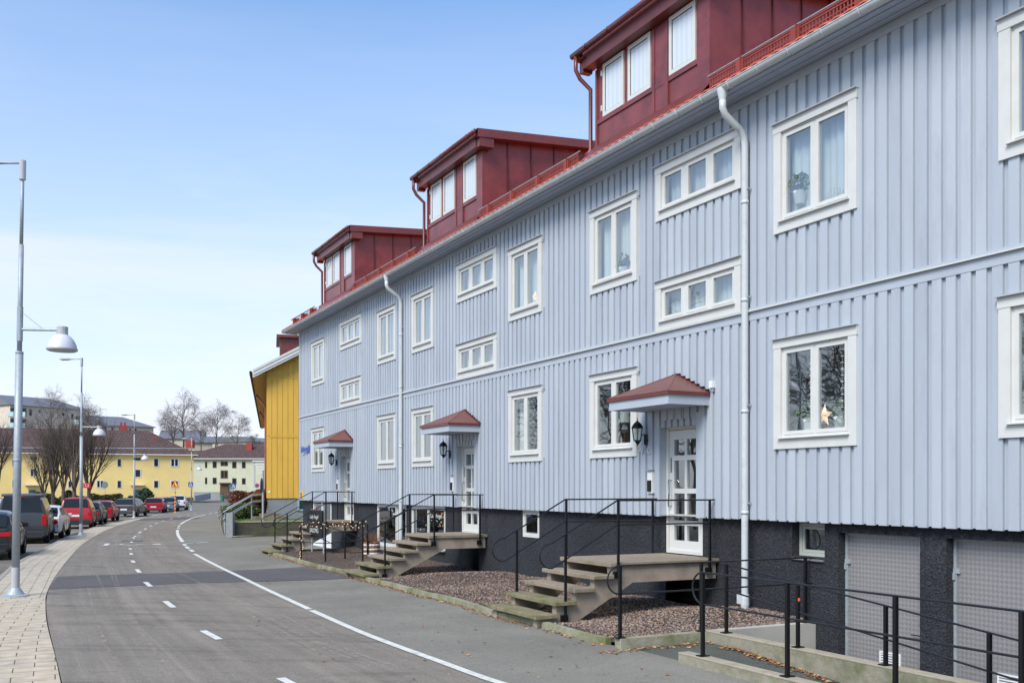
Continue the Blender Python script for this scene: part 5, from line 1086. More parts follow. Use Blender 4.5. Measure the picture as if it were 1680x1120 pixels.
def car(kind, paint, px, py, yaw_off, label, name='parked_car', lamps='low', plate=True, rack=False, group='cars parked along the kerb', cat='car'):
    sp = SPEC[kind]; L_, W_ = sp['L'], sp['W']; rw = onG(px, py, -.1)
    # heading along kerb
    best = min(range(len(K) - 1), key=lambda i: (Vector(K[i]) - rw.xy).length); best = max(1, min(best, len(K) - 3))
    d = (Vector(K[best + 1]) - Vector(K[best - 1])).normalized(); an = math.atan2(d.y, d.x) + R(yaw_off)
    t = empty(name, (0, 0, 0), label, cat, group)
    NX, rings = 64, []; xs = [L_ * i / NX for i in range(NX + 1)]; xs = sorted(set([0, .015, .03, .05, .08, .12, .17, .22, .28, .35, .42] + xs + [L_ - .03]))
    def ring(x):
        T = interp(sp['top'], x); B = min(interp(sp['belt'], x), T); e = min(1, .9 + x * .45) if x < .25 else 1; e2 = 1 - .22 * max(0, (x - (L_ - .7)) / .7) ** 2; w2 = W_ / 2 * min(e, 1) * e2; gh = max(0, T - B); wr_ = w2 - .06 - .30 * gh * .9
        zb = .24 + (.05 if x < .1 else 0)
        pts = [(w2 * .86, zb), (w2 * .97, zb + .1), (w2, .5), (w2 * 1.0, B * .82), (w2 * .975, B), (w2 * .975 - (w2 * .975 - wr_) * .15, B + gh * .12), (wr_ + .025, B + gh * .84), (wr_ * .9, B + gh * .975 + .0), (wr_ * .5, T + .015 * (gh > .2)), (0, T + .02 * (gh > .2))]
        return pts
    m = MB(); RG = [ring(x) for x in xs]; nr = 10
    full = [[(y, z) for y, z in r_] + [(-y, z) for y, z in r_[::-1][1:]] for r_ in RG]; n2 = len(full[0])
    for x, r_ in zip(xs, full):
        for y, z in r_: m.v.append((x, y, z))
    for i in range(len(xs) - 1):
        for j in range(n2 - 1): m.f.append((i * n2 + j, i * n2 + j + 1, (i + 1) * n2 + j + 1, (i + 1) * n2 + j)); m.mi.append(0)
        m.f.append((i * n2 + n2 - 1, i * n2, (i + 1) * n2, (i + 1) * n2 + n2 - 1)); m.mi.append(0)
    m.f.append(tuple(range(n2))); m.mi.append(0); m.f.append(tuple((len(xs) - 1) * n2 + j for j in range(n2))[::-1]); m.mi.append(0)
    body = m.build('body', paint, t, smooth=False)
    for p_ in body.data.polygons: p_.use_smooth = True
    md = body.modifiers.new('es', 'EDGE_SPLIT'); md.split_angle = R(32)
    def P(x, j, off=.006):
        r_ = ring(x); y, z = r_[j] if isinstance(j, int) else (r_[int(j)][0] + (r_[int(j) + 1][0] - r_[int(j)][0]) * (j % 1), r_[int(j)][1] + (r_[int(j) + 1][1] - r_[int(j)][1]) * (j % 1)); return y, z
    # side glass panels
    def side(xa, xb):
        N_ = 8
        for s in (1, -1):
            gm_ = MB(); b0 = 0
            for k in range(N_ + 1):
                x = xa + (xb - xa) * k / N_; lo = P(x, 5); hi = P(x, 6)
                gm_.v += [(x, s * (lo[0] + .006), lo[1]), (x, s * (hi[0] + .006), hi[1] - .01)]
            for k in range(N_): gm_.f.append((b0 + 2 * k, b0 + 2 * k + 2, b0 + 2 * k + 3, b0 + 2 * k + 1)); gm_.mi.append(0)
            gm_.build('side_window', DGLASS, t)
    a, b = sp['sg']; n_ = 3 if L_ > 4.1 else 2
    for k in range(n_): w_ = (b - a) / n_; side(a + w_ * k + .03, a + w_ * (k + 1) - .04)
    # rear glass: on the sloping tail
    tp = sp['top']; xr0, xr1 = tp[1][0] + .015, tp[2][0] + (tp[3][0] - tp[2][0]) * .15
    rg_ = MB(); N_ = 6
    for k in range(N_ + 1):
        x = xr0 + (xr1 - xr0) * k / N_; r_ = ring(x); wy = (r_[6][0] if k else r_[5][0]) * .9; z = interp(tp, x) + .016; rg_.v += [(x - .02, -wy, z - .01), (x - .02, -wy * .55, z + .008), (x - .02, wy * .55, z + .008), (x - .02, wy, z - .01)]
    for k in range(N_):
        for j in range(3): rg_.f.append((4 * k + j, 4 * k + j + 1, 4 * k + 5 + j, 4 * k + 4 + j)); rg_.mi.append(0)
    rg_.build('rear_window', DGLASS, t)
    ws = MB(); xw0 = b + .05; xw1 = [x for x, z in tp if x > b][0] if True else 0; xw1 = sp['top'][6][0] - .03; xw0 = sp['top'][5][0] + .08
    for k in range(5):
        x = xw0 + (xw1 - xw0) * k / 4; r_ = ring(x); wy = r_[6][0] * .93; z = interp(tp, x) + .03; ws.v += [(x + .02, -wy, z), (x + .02, wy, z)]
    for k in range(4): ws.f.append((2 * k, 2 * k + 1, 2 * k + 3, 2 * k + 2)); ws.mi.append(0)
    ws.build('windscreen', DGLASS, t)
    for wx in sp['wx']:
        for s in (1, -1):
            r_ = sp['wr']; ar = MB().lathe((wx, s * (W_ / 2 - .005), r_ + .02), [(0, 0), (r_ + .06, 0), (r_ + .06, .012), (r_ + .03, .016)], 24, 'Y'); ar.v = [(v[0], s * (W_ / 2 - .006) + (v[1] - s * (W_ / 2 - .005)) * s, max(v[2], .2)) for v in ar.v]; ar.build('wheel_arch', DARK, t)
            wh = MB().lathe((wx, 0, r_), [(r_ * .6, -.1), (r_ * .93, -.1), (r_, -.06), (r_, .06), (r_ * .93, .1), (r_ * .64, .1), (r_ * .6, .08)], 24, 'Y'); wh.v = [(v[0], v[1] + s * (W_ / 2 - .095), v[2]) for v in wh.v]
            Wh = wh.build('wheel', TYRE, t, smooth=True)
            ri = MB(); yy_ = s * (W_ / 2 - .005)
            ri.lathe((wx, yy_, r_), [(0, 0), (r_ * .16, 0)], 12, 'Y'); ri.lathe((wx, yy_ - s * .03, r_), [(r_ * .54, 0), (r_ * .64, s * .03)], 24, 'Y')
            for k in range(6): a_ = k * math.pi / 3 + .2; ri.bar((wx + r_ * .12 * math.cos(a_), yy_ - s * .006, r_ + r_ * .12 * math.sin(a_)), (wx + r_ * .6 * math.cos(a_), yy_ - s * .012, r_ + r_ * .6 * math.sin(a_)), .035, .012)
            ri.lathe((wx, yy_ - s * .05, r_), [(0, 0), (r_ * .6, 0)], 16, 'Y'); ri.build('rim', RIM, Wh)
    Br = sp['belt'][0][1]; w2 = W_ / 2 * .9
    bm_ = MB(); bm_.box(-.045, .3, -w2 * .99, w2 * .99, .30, .52); bm_.build('bumper', TRIMB if kind in ('smallvan', 'suv') or lamps == 'plain' else paint, t, bevel=.03)
    mbx(-.05, .2, -w2 * .9, w2 * .9, .24, .33).build('lower_bumper', TRIMB, t, bevel=.02)
    for s in (1, -1):
        if lamps == 'tall': tl = MB().box(-.012, .16, min(s * w2 * .86, s * (w2 + .045)), max(s * w2 * .86, s * (w2 + .045)), Br - .4, Br + .04)
        elif lamps == 'round': tl = MB().lathe((-.012, s * w2 * .78, Br - .14), [(0, -.01), (.1, -.01), (.13, .02), (.13, .12)], 18, 'X')
        elif lamps == 'small': tl = MB().box(-.01, .12, min(s * w2 * .82, s * (w2 + .03)), max(s * w2 * .82, s * (w2 + .03)), Br - .28, Br - .08)
        else: tl = MB().box(-.014, .2, min(s * w2 * .58, s * (w2 + .04)), max(s * w2 * .58, s * (w2 + .04)), Br - .19, Br - .05)
        tl.build('tail_light', TLR, t, bevel=.015)
        mi_ = MB(); mi_.box(b - .1, b + .02, min(s * (W_ / 2 - .02), s * (W_ / 2 + .16)), max(s * (W_ / 2 - .02), s * (W_ / 2 + .16)), Br + .02, Br + .17); mi_.build('mirror', TRIMB if kind != 'hatch' else paint, t, bevel=.03)
    if plate: mbx(-.022, .01, -.26, .26, Br - .36, Br - .24).build('number_plate', PLT, t)
    # shut lines
    w3 = w2 * .93
    for s in (1, -1): MB().box(-.004, .001, s * w3 - .004, s * w3 + .004, .54, Br).build('shut_line', DARK, t)
    for x in ([a + (b - a) * f_ for f_ in ([.33, .66, 1.0] if n_ == 3 else [.45, 1.0])]):
        for s in (1, -1):
            y0_ = s * W_ / 2; MB().box(x - .004, x + .004, min(y0_ - .01, y0_ + .002), max(y0_ - .01, y0_ + .002), .35, Br * .9).build('shut_line', DARK, t)
    MB().box(-.004, .001, -w3, w3, .535, .545).build('shut_line', DARK, t)
    for x in ([a + (b - a) * f_ for f_ in ([.4, .73] if n_ == 3 else [.55])]):
        for s in (1, -1): MB().box(x, x + .16, min(s * W_ / 2, s * (W_ / 2 + .03)), max(s * W_ / 2, s * (W_ / 2 + .03)), Br * .84, Br * .84 + .03).build('door_handle', paint, t)
    if rack:
        rk_ = MB()
        rk_.box(.28, 2.9, -.74, .74, 1.89, 2.0); rk_.build('pop_up_roof', mat('camper_roof_grey', (96, 98, 102), .5, var=.05), t, bevel=.03); mbx(-.03, 0, -.12, .12, 1.9, 1.93).build('brake_light', TLR, t)
        mbx(-.03, .01, -.03, .08, Br - .3, Br - .22).build('tow_socket', DARK, t)
    else:
        an_ = MB(); an_.tube([(.7, 0, interp(tp, .7)), (.55, 0, interp(tp, .7) + .16)], .006, 4); an_.build('aerial', DARK, t)
    # place: rear right wheel on the measured ground point (right side is -Y in car space)
    wp = Vector((sp['wx'][0], -(W_ / 2 - .02), 0)); rot = Matrix.Rotation(an, 3, 'Z'); pos = Vector((rw.x, rw.y, g(rw.y) - .1)) - rot @ wp
    t.location = pos; t.rotation_euler = (0, 0, an); return t
def paint(n_, rgb, **k): return mat(n_, rgb, .35, metal=.1, var=.03, coat=.35, **k)
bpy.context.view_layer.update()
car('hatch', paint('car_black', (24, 25, 28)), 25, 916, 1, 'black hatchback with silver roof pillars, cut by the left edge, nearest', lamps='low')
car('van', paint('car_grey', (52, 53, 56)), 80, 890, 2, 'dark grey passenger van with camper roof and tall red tail lights', lamps='tall', rack=True, name='parked_van', cat='van')
car('hatch', paint('car_white', (222, 222, 218)), 103.5, 882, 0, 'white small hatchback with round red tail light beside the grey van', lamps='round')
car('smallvan', paint('car_red', (176, 26, 34)), 152, 866.5, 3, 'red boxy small van with black lower bumper behind the second lamp post', lamps='small', name='parked_van', cat='van')
car('hatch', paint('car_dark_silver', (60, 62, 64)), 167.5, 860, 3, 'dark silver hatchback squeezed between the red van and a red hatchback', lamps='small')
car('hatch', paint('car_deep_red', (158, 24, 38)), 187.5, 855, 2, 'deep red hatchback just left of the grey estate car', lamps='low')
car('estate', paint('car_charcoal', (62, 62, 66)), 226.5, 847, -4, 'charcoal estate car parked behind the third lamp post', lamps='tall')
car('hatch', paint('car_bright_red', (170, 22, 40)), 269, 841, 4, 'bright red hatchback left of the roadworks sign', lamps='low')
car('hatch', paint('car_blue_grey', (110, 128, 146)), 290, 838.5, 4, 'blue grey saloon half hidden by the striped sign pole', lamps='low')
car('suv', paint('car_white_two', (220, 222, 222)), 305.5, 836.5, 4, 'white compact off-roader, last in the parked row', lamps='small')
car('suv', MATS['car_black'], 351, 815.6, 20, 'black car parked far off beside the pale green house', lamps='low', group='cars in the far distance')
car('estate', MATS['car_black'], 47, 838, 0, 'black car roof showing behind the grey van', lamps='low', group='cars in the far distance')
car('hatch', MATS['car_white'], 6, 848, 0, 'white car mostly hidden behind the grey van at the left edge', lamps='low', group='cars in the far distance')
car('smallvan', paint('car_blue', (40, 70, 140)), 430, 808, 25, 'blue van far off under the white balconies', lamps='small', group='cars in the far distance', name='parked_van', cat='van')
# ------------------------------------------------------------------ ochre house beyond, lawn, steps, hedges
OCH = mat('ochre_boards', (214, 170, 68), .6, var=.06, scale=2.5, stretch=(1, 1, .2), dirt=(176, 134, 50), dirt_scale=1.4, dirt_amt=.4)
oh_d = Vector((math.sin(R(13.46)), math.cos(R(13.46)), 0)); oh_r = Vector((oh_d.y, -oh_d.x, 0)); oc = dep(438, 799, 46.2); oc.z = 0
def OP(r_, d_, z): v = oc + oh_r * r_ + oh_d * d_; return Vector((v.x, v.y, z))
OH = empty('ochre_house', OP(0, 0, .5), 'ochre yellow board-clad house with white barge boards beyond the blue house', 'house')
zE = CAMZ + 5.35; zs = CAMZ - .5; pit = math.tan(R(28.5)); Wd = 9.6
def wallp(r0, d0, r1, d1, z0, z1, mb): mb.quad(OP(r0, d0, z0), OP(r1, d1, z0), OP(r1, d1, z1), OP(r0, d0, z1))
m = MB(); ze = zE + .28 
m.add([OP(0, 0, zs), OP(Wd, 0, zs), OP(Wd, 0, ze), OP(Wd / 2, 0, ze + Wd / 2 * pit), OP(0, 0, ze)], [(0, 1, 2, 3, 4)]); wallp(0, 0, 0, 42, zs, ze, m); wallp(Wd, 0, Wd, 42, zs, ze, m); wallp(0, 42, Wd, 42, zs, ze, m)
m.build('wall', OCH, OH)
m = MB(); x = .12
while x < Wd - .1:
    top = ze + min(x, Wd - x) * pit - .05; ys_ = [(zs - .01, CAMZ + 2.32), (CAMZ + 2.4, CAMZ + 5.08), (CAMZ + 5.16, top)]
    for z0, z1 in ys_:
        if z1 > z0: m.obox(OP(x - .11, -.02, z0), oh_r * .2, oh_d * .019, (0, 0, z1 - z0))
    x += .245
y = .15
while y < 42: m.obox(OP(-.02, y - .1, zs), oh_r * .019, oh_d * .18, (0, 0, ze - zs)); y += .3
m.build('vertical_boards', OCH, OH)
m = MB()
for z in (CAMZ + 2.32, CAMZ + 5.08): m.obox(OP(.1, -.035, z), oh_r * Wd, oh_d * .034, (0, 0, .07))
m.build('string_course', OCH, OH)
m = MB(); wallp(.03, .03, Wd, .03, -.2, zs, m); wallp(.03, .03, .03, 42, -.2, zs, m); m.build('plinth', mat('grey_plinth', (128, 132, 138), .8, var=.1, scale=8, bump=.3), OH)
m = MB(); rz2 = lambda r_: ze + .02 + min(r_, Wd - r_) * pit
ov = .62
m.add([OP(-ov, -.5, rz2(-ov)), OP(Wd / 2, -.5, rz2(Wd / 2)), OP(Wd / 2, 42.5, rz2(Wd / 2)), OP(-ov, 42.5, rz2(-ov))], [(0, 1, 2, 3)]); m.add([OP(Wd + ov, -.5, rz2(-ov)), OP(Wd / 2, -.5, rz2(Wd / 2)), OP(Wd / 2, 42.5, rz2(Wd / 2)), OP(Wd + ov, 42.5, rz2(-ov))], [(0, 1, 2, 3)])
Rf = m.build('roof', REDTRIM, OH)
m = MB(); m.add([OP(-ov, -.52, rz2(-ov) - .3), OP(Wd / 2, -.52, rz2(Wd / 2) - .3), OP(Wd / 2, -.52, rz2(Wd / 2) + .03), OP(-ov, -.52, rz2(-ov) + .03)], [(0, 1, 2, 3)]); m.bar(OP(-ov, -.53, rz2(-ov) + .02), OP(Wd / 2, -.53, rz2(Wd / 2) + .02), .07, .1); m.bar(OP(-ov, -.53, rz2(-ov) - .14), OP(Wd / 2, -.53, rz2(Wd / 2) - .14), .04, .1)
m.build('barge_board', WHITE, Rf)
m = MB(); m.quad(OP(-ov, -.5, rz2(-ov) - .2), OP(0, -.5, rz2(-ov) - .05), OP(0, 42, rz2(-ov) - .05), OP(-ov, 42, rz2(-ov) - .2)); m.obox(OP(-ov - .03, -.5, rz2(-ov) - .24), oh_r * .03, oh_d * 42.8, (0, 0, .2)); m.build('soffit', mat('ochre_soffit', (176, 150, 96), .7, var=.1), Rf)
m = MB(); m.tube([OP(-ov - .1, -.5, rz2(-ov) - .06), OP(-ov - .1, 42.4, rz2(-ov) - .06)], .07, 8); m.build('gutter', DARK, Rf)
m = MB(); m.tube([OP(-ov - .05, 9.5, rz2(-ov) - .12), OP(-.12, 9.3, rz2(-ov) - .85), OP(-.12, 9.3, 3), OP(-.12, 9.3, 1)], .06, 8); CBR = mat('copper_brown', (146, 84, 68), .5); m.build('downpipe', CBR, OH, smooth=True); m = MB(); m.tube([OP(-ov, 22.5, rz2(-ov) - .12), OP(-.12, 22.3, rz2(-ov) - .85)], .06, 8); m.build('downpipe', CBR, OH, smooth=True)
m = MB(); m.obox(OP(.62, 4, rz2(1) - .6), oh_r * 4, oh_d * 3.4, (0, 0, 1.95)); m.build('dormer', REDTRIM, Rf); m = MB(); m.obox(OP(.45, 3.8, rz2(1) + 1.35), oh_r * 4.4, oh_d * 3.8, (0, 0, .14)); m.build('dormer_roof', REDTRIM, Rf)
w0 = dep(487, 820, 46.1); wz = CAMZ + (799 - 838) / F * 46
m = MB(); m.obox(OP(1.38, -.02, wz), oh_r * 1.3, oh_d * .06, (0, 0, .62)); Wn = m.build('window', mat('blue_grey_frame', (150, 166, 186), .5), OH); MB().obox(OP(1.47, -.03, wz + .09), oh_r * 1.1, oh_d * .012, (0, 0, .46)).build('pane', mat('green_pane', (30, 66, 52), .15), Wn)
m = MB().obox(OP(.05, -.03, CAMZ - .26), oh_r * .09, oh_d * .02, (0, 0, .1)).build('number_plate', PLATE, OH)

# lawn and its wall
W0 = onG(366, 879); W1 = onG(384, 880.5); W2 = dep(492, 799, 44.3); W2.z = W1.z; LZ = .50
STONE = mat('mossy_wall_concrete', (80, 76, 68), .95, var=.25, scale=4, bump=.5, bscale=14, dirt=(92, 102, 48), dirt_scale=.9, dirt_amt=.8)
e1 = (W2 - W1); e1.z = 0; bk = oh_d * .3
t = empty('garden_wall', W1, 'low dark mossy retaining wall holding the lawn before the ochre house', 'garden wall'); MB().obox(Vector((W1.x, W1.y, -.3)), e1 * 1.15, bk, (0, 0, .3 + LZ - .03)).build('wall_body', STONE, t); MB().obox(Vector((W1.x, W1.y, LZ - .03)) - e1.normalized() * .01 - oh_d * .02, e1 * 1.16, bk * 1.1, (0, 0, .06)).build('coping', CTOP, t)
W3 = W1 + oh_d * 12; lz = lambda c: LZ + .0
GRASS = mat('lawn_green', (84, 122, 34), .9, var=.35, scale=1.2, bump=.6, bscale=50)
sheet('lawn', [(W1.x, W1.y + .2), (W1.x + e1.x * 1.15, W1.y + e1.y * 1.15 + .2), (W1.x + e1.x * 1.15 + oh_d.x * 8, W1.y + e1.y * 1.15 + oh_d.y * 8), (W1.x + oh_d.x * 8, W1.y + oh_d.y * 8)], GRASS, 0, zf=lz)
gb_ = MB(); r_ = random.Random(9)
for _ in range(5000):
    a, c_ = r_.random() ** 1, r_.random(); p = W1 + e1 * 1.15 * a + oh_d * (.3 + 7 * c_); h = r_.uniform(.03, .08); q_ = r_.uniform(0, 3.14); d_ = Vector((math.cos(q_), math.sin(q_), 0)) * .012; gb_.quad((p.x - d_.x, p.y - d_.y, LZ), (p.x + d_.x, p.y + d_.y, LZ), (p.x + r_.uniform(-.03, .03), p.y + r_.uniform(-.03, .03), LZ + h))
tag(gb_.build('grass', GRASS, org=(0, 0, 0)), 'short bright green grass in front of the ochre house', 'grass', kind='stuff')
# kerb wedge in front of the wall
MB().prism([onG(380, 882) , onG(500, 875.5), onG(500, 873.5) + Vector((0, 0, .05)), onG(380, 880) + Vector((0, 0, .03))], (0, 0, .05)).build('wall_kerb', MOSSK, t)
# block post at the foot of the steps, steps and hand rails
b = onG(377, 881); t = empty('garden_stairs', b, 'outdoor steps with grey tube handrails beside the brown hedge', 'stairs')
MB().obox(Vector((b.x, b.y, -.3)) - RT * .16, RT * .28, FW * .4, (0, 0, 1.2)).build('end_pier', mat('grey_pier', (140, 142, 144), .8, var=.15, scale=6, bump=.3), t)
for k in range(6):
    p = W1 + oh_d * (1.5 + k * .5) + e1.normalized() * (.4 + k * .32); MB().obox(Vector((p.x, p.y, LZ - .1 + k * .12)), e1.normalized() * 1.6, oh_d * .5, (0, 0, .14)).build('step', CONCT, t)
for dz_, off in ((0, 0), (-.3, 0), (0.0, 1.6), (-.3, 1.6)):
    a = dep(371 + off * 3, 850 - off * 5, 43.5 + off); pts = [dep(366 + off * 4, 840 - off * 4, 43.2 + off) + Vector((0, 0, dz_)), dep(413, 813 - off, 45 + off) + Vector((0, 0, dz_)), dep(433, 811 - off, 46 + off) + Vector((0, 0, dz_))]; MB().tube(pts, .028, 8).build('handrail', STEEL, t, smooth=True)
for px, py in ((369, 838), (413, 813)):
    p = dep(px, py, 43.3 if px < 400 else 45); MB().tube([p, Vector((p.x, p.y, 0 if px < 400 else .4))], .028, 8).build('post', STEEL, t)
# hedges
def hedge(name, pts, wd, z0, z1, rgbs, n, label, lobes=.12, sz=.07):
    lm = [mat('hedge_leaf', c_, .7, var=.25, scale=3) for c_ in rgbs]; mb = MB(); r_ = random.Random(len(name) + n)
    P_ = [Vector(p) for p in pts]
    for _ in range(n):
        k = r_.randrange(len(P_) - 1); c_ = P_[k].lerp(P_[k + 1], r_.random()); d_ = (P_[k + 1] - P_[k]).normalized(); nn = Vector((-d_.y, d_.x)); u_ = r_.uniform(-1, 1) * wd / 2
        bump_ = lobes * (math.sin(c_.x * 2.1 + c_.y * 1.3) + math.sin(c_.x * 5.3 - c_.y * 3.7) * .6); zz_ = z0 + (z1 - z0 + bump_) * (r_.random() ** .6)
        f_ = 1 - .35 * max(0, (zz_ - z0) / (z1 - z0) - .75) / .25; x_, y_ = c_.x + nn.x * u_ * f_, c_.y + nn.y * u_ * f_
        o_ = Vector((x_, y_, zz_)); a_ = Vector((r_.gauss(0, 1), r_.gauss(0, 1), r_.gauss(0, 1))).normalized() * sz; b_ = a_.cross(Vector((r_.gauss(0, 1), r_.gauss(0, 1), r_.gauss(0, 1)))).normalized() * sz * .7; mb.cur = r_.randrange(len(lm)); mb.quad(o_ - a_, o_ + b_, o_ + a_, o_ - b_)
    t = empty(name, (P_[0].x, P_[0].y, z0), label, 'hedge'); mb.build('foliage', lm, t)
    st_ = MB()
    for k in range(24):
        c_ = P_[0].lerp(P_[-1], k / 23); st_.tube([(c_.x, c_.y, z0), (c_.x + .1, c_.y, z0 + (z1 - z0) * .7)], .03, 4)
    st_.build('stems', mat('hedge_stem', (64, 52, 42), .9) if 'hedge_stem' not in MATS else MATS['hedge_stem'], t)
# brown hedge by the steps
h0, h1 = dep(371, 815, 47), dep(434, 805, 50)
hedge('beech_hedge', [(h0.x + .35, h0.y), (h1.x, h1.y)], .8, .3, CAMZ - .22, [(98, 54, 38), (120, 66, 44), (78, 44, 34), (132, 84, 56)], 7000, 'clipped brown beech hedge beside the garden steps', lobes=.08, sz=.05)
h0, h1 = dep(368, 835, 45.6), dep(418, 832, 47.5)
hedge('low_shrub', [(h0.x, h0.y), (h1.x, h1.y)], .8, .4, 1.2, [(84, 100, 50), (110, 124, 66), (64, 78, 40)], 2200, 'low green shrubs under the brown hedge by the steps', sz=.045)
def dd(px, z): p = dep(px, 799, z); return (p.x, p.y)
hedge('conifer_hedge', [dd(44, 96), dd(150, 100)], 1.8, -.5, CAMZ - .8, [(48, 62, 26), (66, 76, 34), (36, 46, 20), (86, 84, 44)], 15000, 'dark green conifer hedge behind the parked red van', lobes=.35, sz=.12)
hedge('clipped_hedge', [dd(150, 101), dd(198, 103)], 1.8, -.5, CAMZ - .75, [(70, 78, 34), (98, 92, 44), (48, 58, 26), (124, 104, 58)], 9000, 'clipped olive green hedge ending left of the charcoal estate', lobes=.08, sz=.1)
hedge('rhododendron_bush', [dd(219, 118), dd(246, 120)], 2, -.5, CAMZ - .7, [(40, 62, 34), (56, 80, 42), (28, 46, 26)], 4500, 'dark glossy bush beside the blue door of the yellow house', lobes=.4, sz=.13)

# ------------------------------------------------------------------ bare trees
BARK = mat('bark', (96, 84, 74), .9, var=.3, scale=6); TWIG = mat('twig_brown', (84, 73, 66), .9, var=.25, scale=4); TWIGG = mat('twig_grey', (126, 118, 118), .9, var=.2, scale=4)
def tree(b, H, style, seed, label, name='bare_tree', group=None, twig=None):
    r_ = random.Random(seed); tr = MB(); tw = MB(); t = empty(name, b, label, 'tree', group)
    def rv(s): return Vector((r_.gauss(0, s), r_.gauss(0, s), r_.gauss(0, s)))
    def branch(p, d, L_, rad, lev, mx):
        n = 4 if lev < 2 else 3; pts = [p]; dd_ = d.normalized(); rs = [rad]; q_ = p
        for k in range(n):
            up = {'vase': .16, 'birch': .12 if lev < 2 else -.14, 'round': .06}[style]
            dd_ = (dd_ + rv(.10 if style == 'vase' else (.06 if lev == 0 else .2)) + Vector((0, 0, up))).normalized(); q_ = q_ + dd_ * L_ / n; pts.append(q_); rs.append(rad * (1 - .75 * (k + 1) / n))
        (tr if lev < 2 else tw).tube(pts, rs, 6 if lev < 1 else (4 if lev < 2 else 3), False)
        if lev >= mx: return
        nb = {0: 15, 1: 10, 2: 8, 3: 5}[lev] if style != 'vase' else {0: 15, 1: 8, 2: 6, 3: 4}[lev]
        for k in range(nb):
            f_ = (.25 if lev else .3) + .75 * (k + r_.random() * .6) / nb; f_ = min(.98, f_); i_ = min(int(f_ * n), n - 1); s_ = pts[i_].lerp(pts[i_ + 1], f_ * n - i_)
            ax = (pts[i_ + 1] - pts[i_]).normalized(); side_ = ax.cross(rv(1)).normalized(); spread = {'vase': .42, 'birch': .72, 'round': .8}[style] * (1 if lev else 1.1)
            nd = (ax * math.cos(spread) + side_ * math.sin(spread)).normalized(); ll = L_ * (.62 if lev else (.66 if style == 'birch' else .5)) * (1.15 - .55 * f_) * r_.uniform(.8, 1.2)
            branch(s_, nd, ll, max(rad * .42 * (1.1 - .5 * f_), {'vase': .0085, 'birch': .02, 'round': .018}[style]), lev + 1, mx)
    if style == 'vase':
        th = H * .26; top = b + Vector((0, 0, th)); tr.tube([b, top], [H * .022, H * .019], 8)
        for k in range(11):
            a_ = k * 2.4; inc = .12 + .42 * (k % 4) / 3; d_ = Vector((math.cos(a_) * math.sin(inc), math.sin(a_) * math.sin(inc), math.cos(inc))); branch(top - Vector((0, 0, r_.uniform(0, H * .05))), d_, H * .70 * r_.uniform(.8, 1.0) * math.cos(inc * .5), H * .011, 1, 3)
    else: branch(b, Vector((0, 0, 1)), H * .82, H * .02, 0, 3)
    tr.build('trunk', BARK, t); tw.build('crown', twig or TWIG, t); return t
for i, (px, z, H, lb) in enumerate([(-8, 88, 8.2, 'bare upright street tree cut by the left edge of the picture'), (71, 98, 6.2, 'smallest bare upright tree, leftmost of the clump before the yellow house'), (87, 92, 8.4, 'bare upright tree second from left in the clump before the yellow house'), (104, 96, 8.2, 'tallest bare upright tree in the middle of the clump before the yellow house'), (122, 90, 8.6, 'bare upright tree just left of the lamp post with the red sign'), (146, 92, 8.2, 'bare spreading tree, rightmost of the clump, right of the lamp with the red sign')]):
    b = dep(px, 799, z); b.z = g(b.y) - .1; tree(b, H, 'vase', 20 + i, lb, group='bare trees in front of the yellow house')
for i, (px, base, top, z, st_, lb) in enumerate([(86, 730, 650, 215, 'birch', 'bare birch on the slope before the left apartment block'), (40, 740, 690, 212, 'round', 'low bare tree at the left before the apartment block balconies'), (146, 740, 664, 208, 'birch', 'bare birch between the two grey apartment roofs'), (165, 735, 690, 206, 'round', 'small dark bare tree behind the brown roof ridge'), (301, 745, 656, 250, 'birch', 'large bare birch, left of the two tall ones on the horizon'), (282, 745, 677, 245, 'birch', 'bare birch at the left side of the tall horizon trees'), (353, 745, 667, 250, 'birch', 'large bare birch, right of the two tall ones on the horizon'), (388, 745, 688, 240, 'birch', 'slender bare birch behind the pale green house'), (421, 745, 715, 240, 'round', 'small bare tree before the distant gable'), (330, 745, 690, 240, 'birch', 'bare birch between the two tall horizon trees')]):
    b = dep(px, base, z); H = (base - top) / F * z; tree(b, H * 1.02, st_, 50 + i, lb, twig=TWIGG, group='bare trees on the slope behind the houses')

# ------------------------------------------------------------------ background houses
PYEL = mat('pale_yellow_render', (228, 200, 130), .8, var=.04, scale=.8, dirt=(206, 180, 120), dirt_scale=.3, dirt_amt=.4)
ROOFB, n, l, b_ = node_mat('brown_roof_tile'); b_.inputs['Roughness'].default_value = .8
co = n.new('ShaderNodeTexCoord'); br = n.new('ShaderNodeTexBrick'); br.inputs['Scale'].default_value = 1; br.inputs['Brick Width'].default_value = .5; br.inputs['Row Height'].default_value = .38; br.inputs['Mortar Size'].default_value = .05
br.inputs['Color1'].default_value = (*s2l((98, 74, 68)), 1); br.inputs['Color2'].default_value = (*s2l((78, 60, 56)), 1); br.inputs['Mortar'].default_value = (*s2l((56, 44, 42)), 1); mp_ = n.new('ShaderNodeMapping'); mp_.inputs['Rotation'].default_value = (R(90), 0, 0)
l.new(co.outputs['Object'], mp_.inputs[0]); l.new(mp_.outputs[0], br.inputs[0]); l.new(br.outputs[0], b_.inputs['Base Color'])
GROOF = mat('grey_metal_roof', (112, 112, 118), .5, var=.06, scale=.3); PALEB = mat('pale_brick', (204, 190, 174), .9, var=.14, scale=1.5); PGRN = mat('pale_green_render', (196, 196, 170), .85, var=.05, scale=.6, dirt=(170, 168, 148), dirt_scale=.4, dirt_amt=.4)
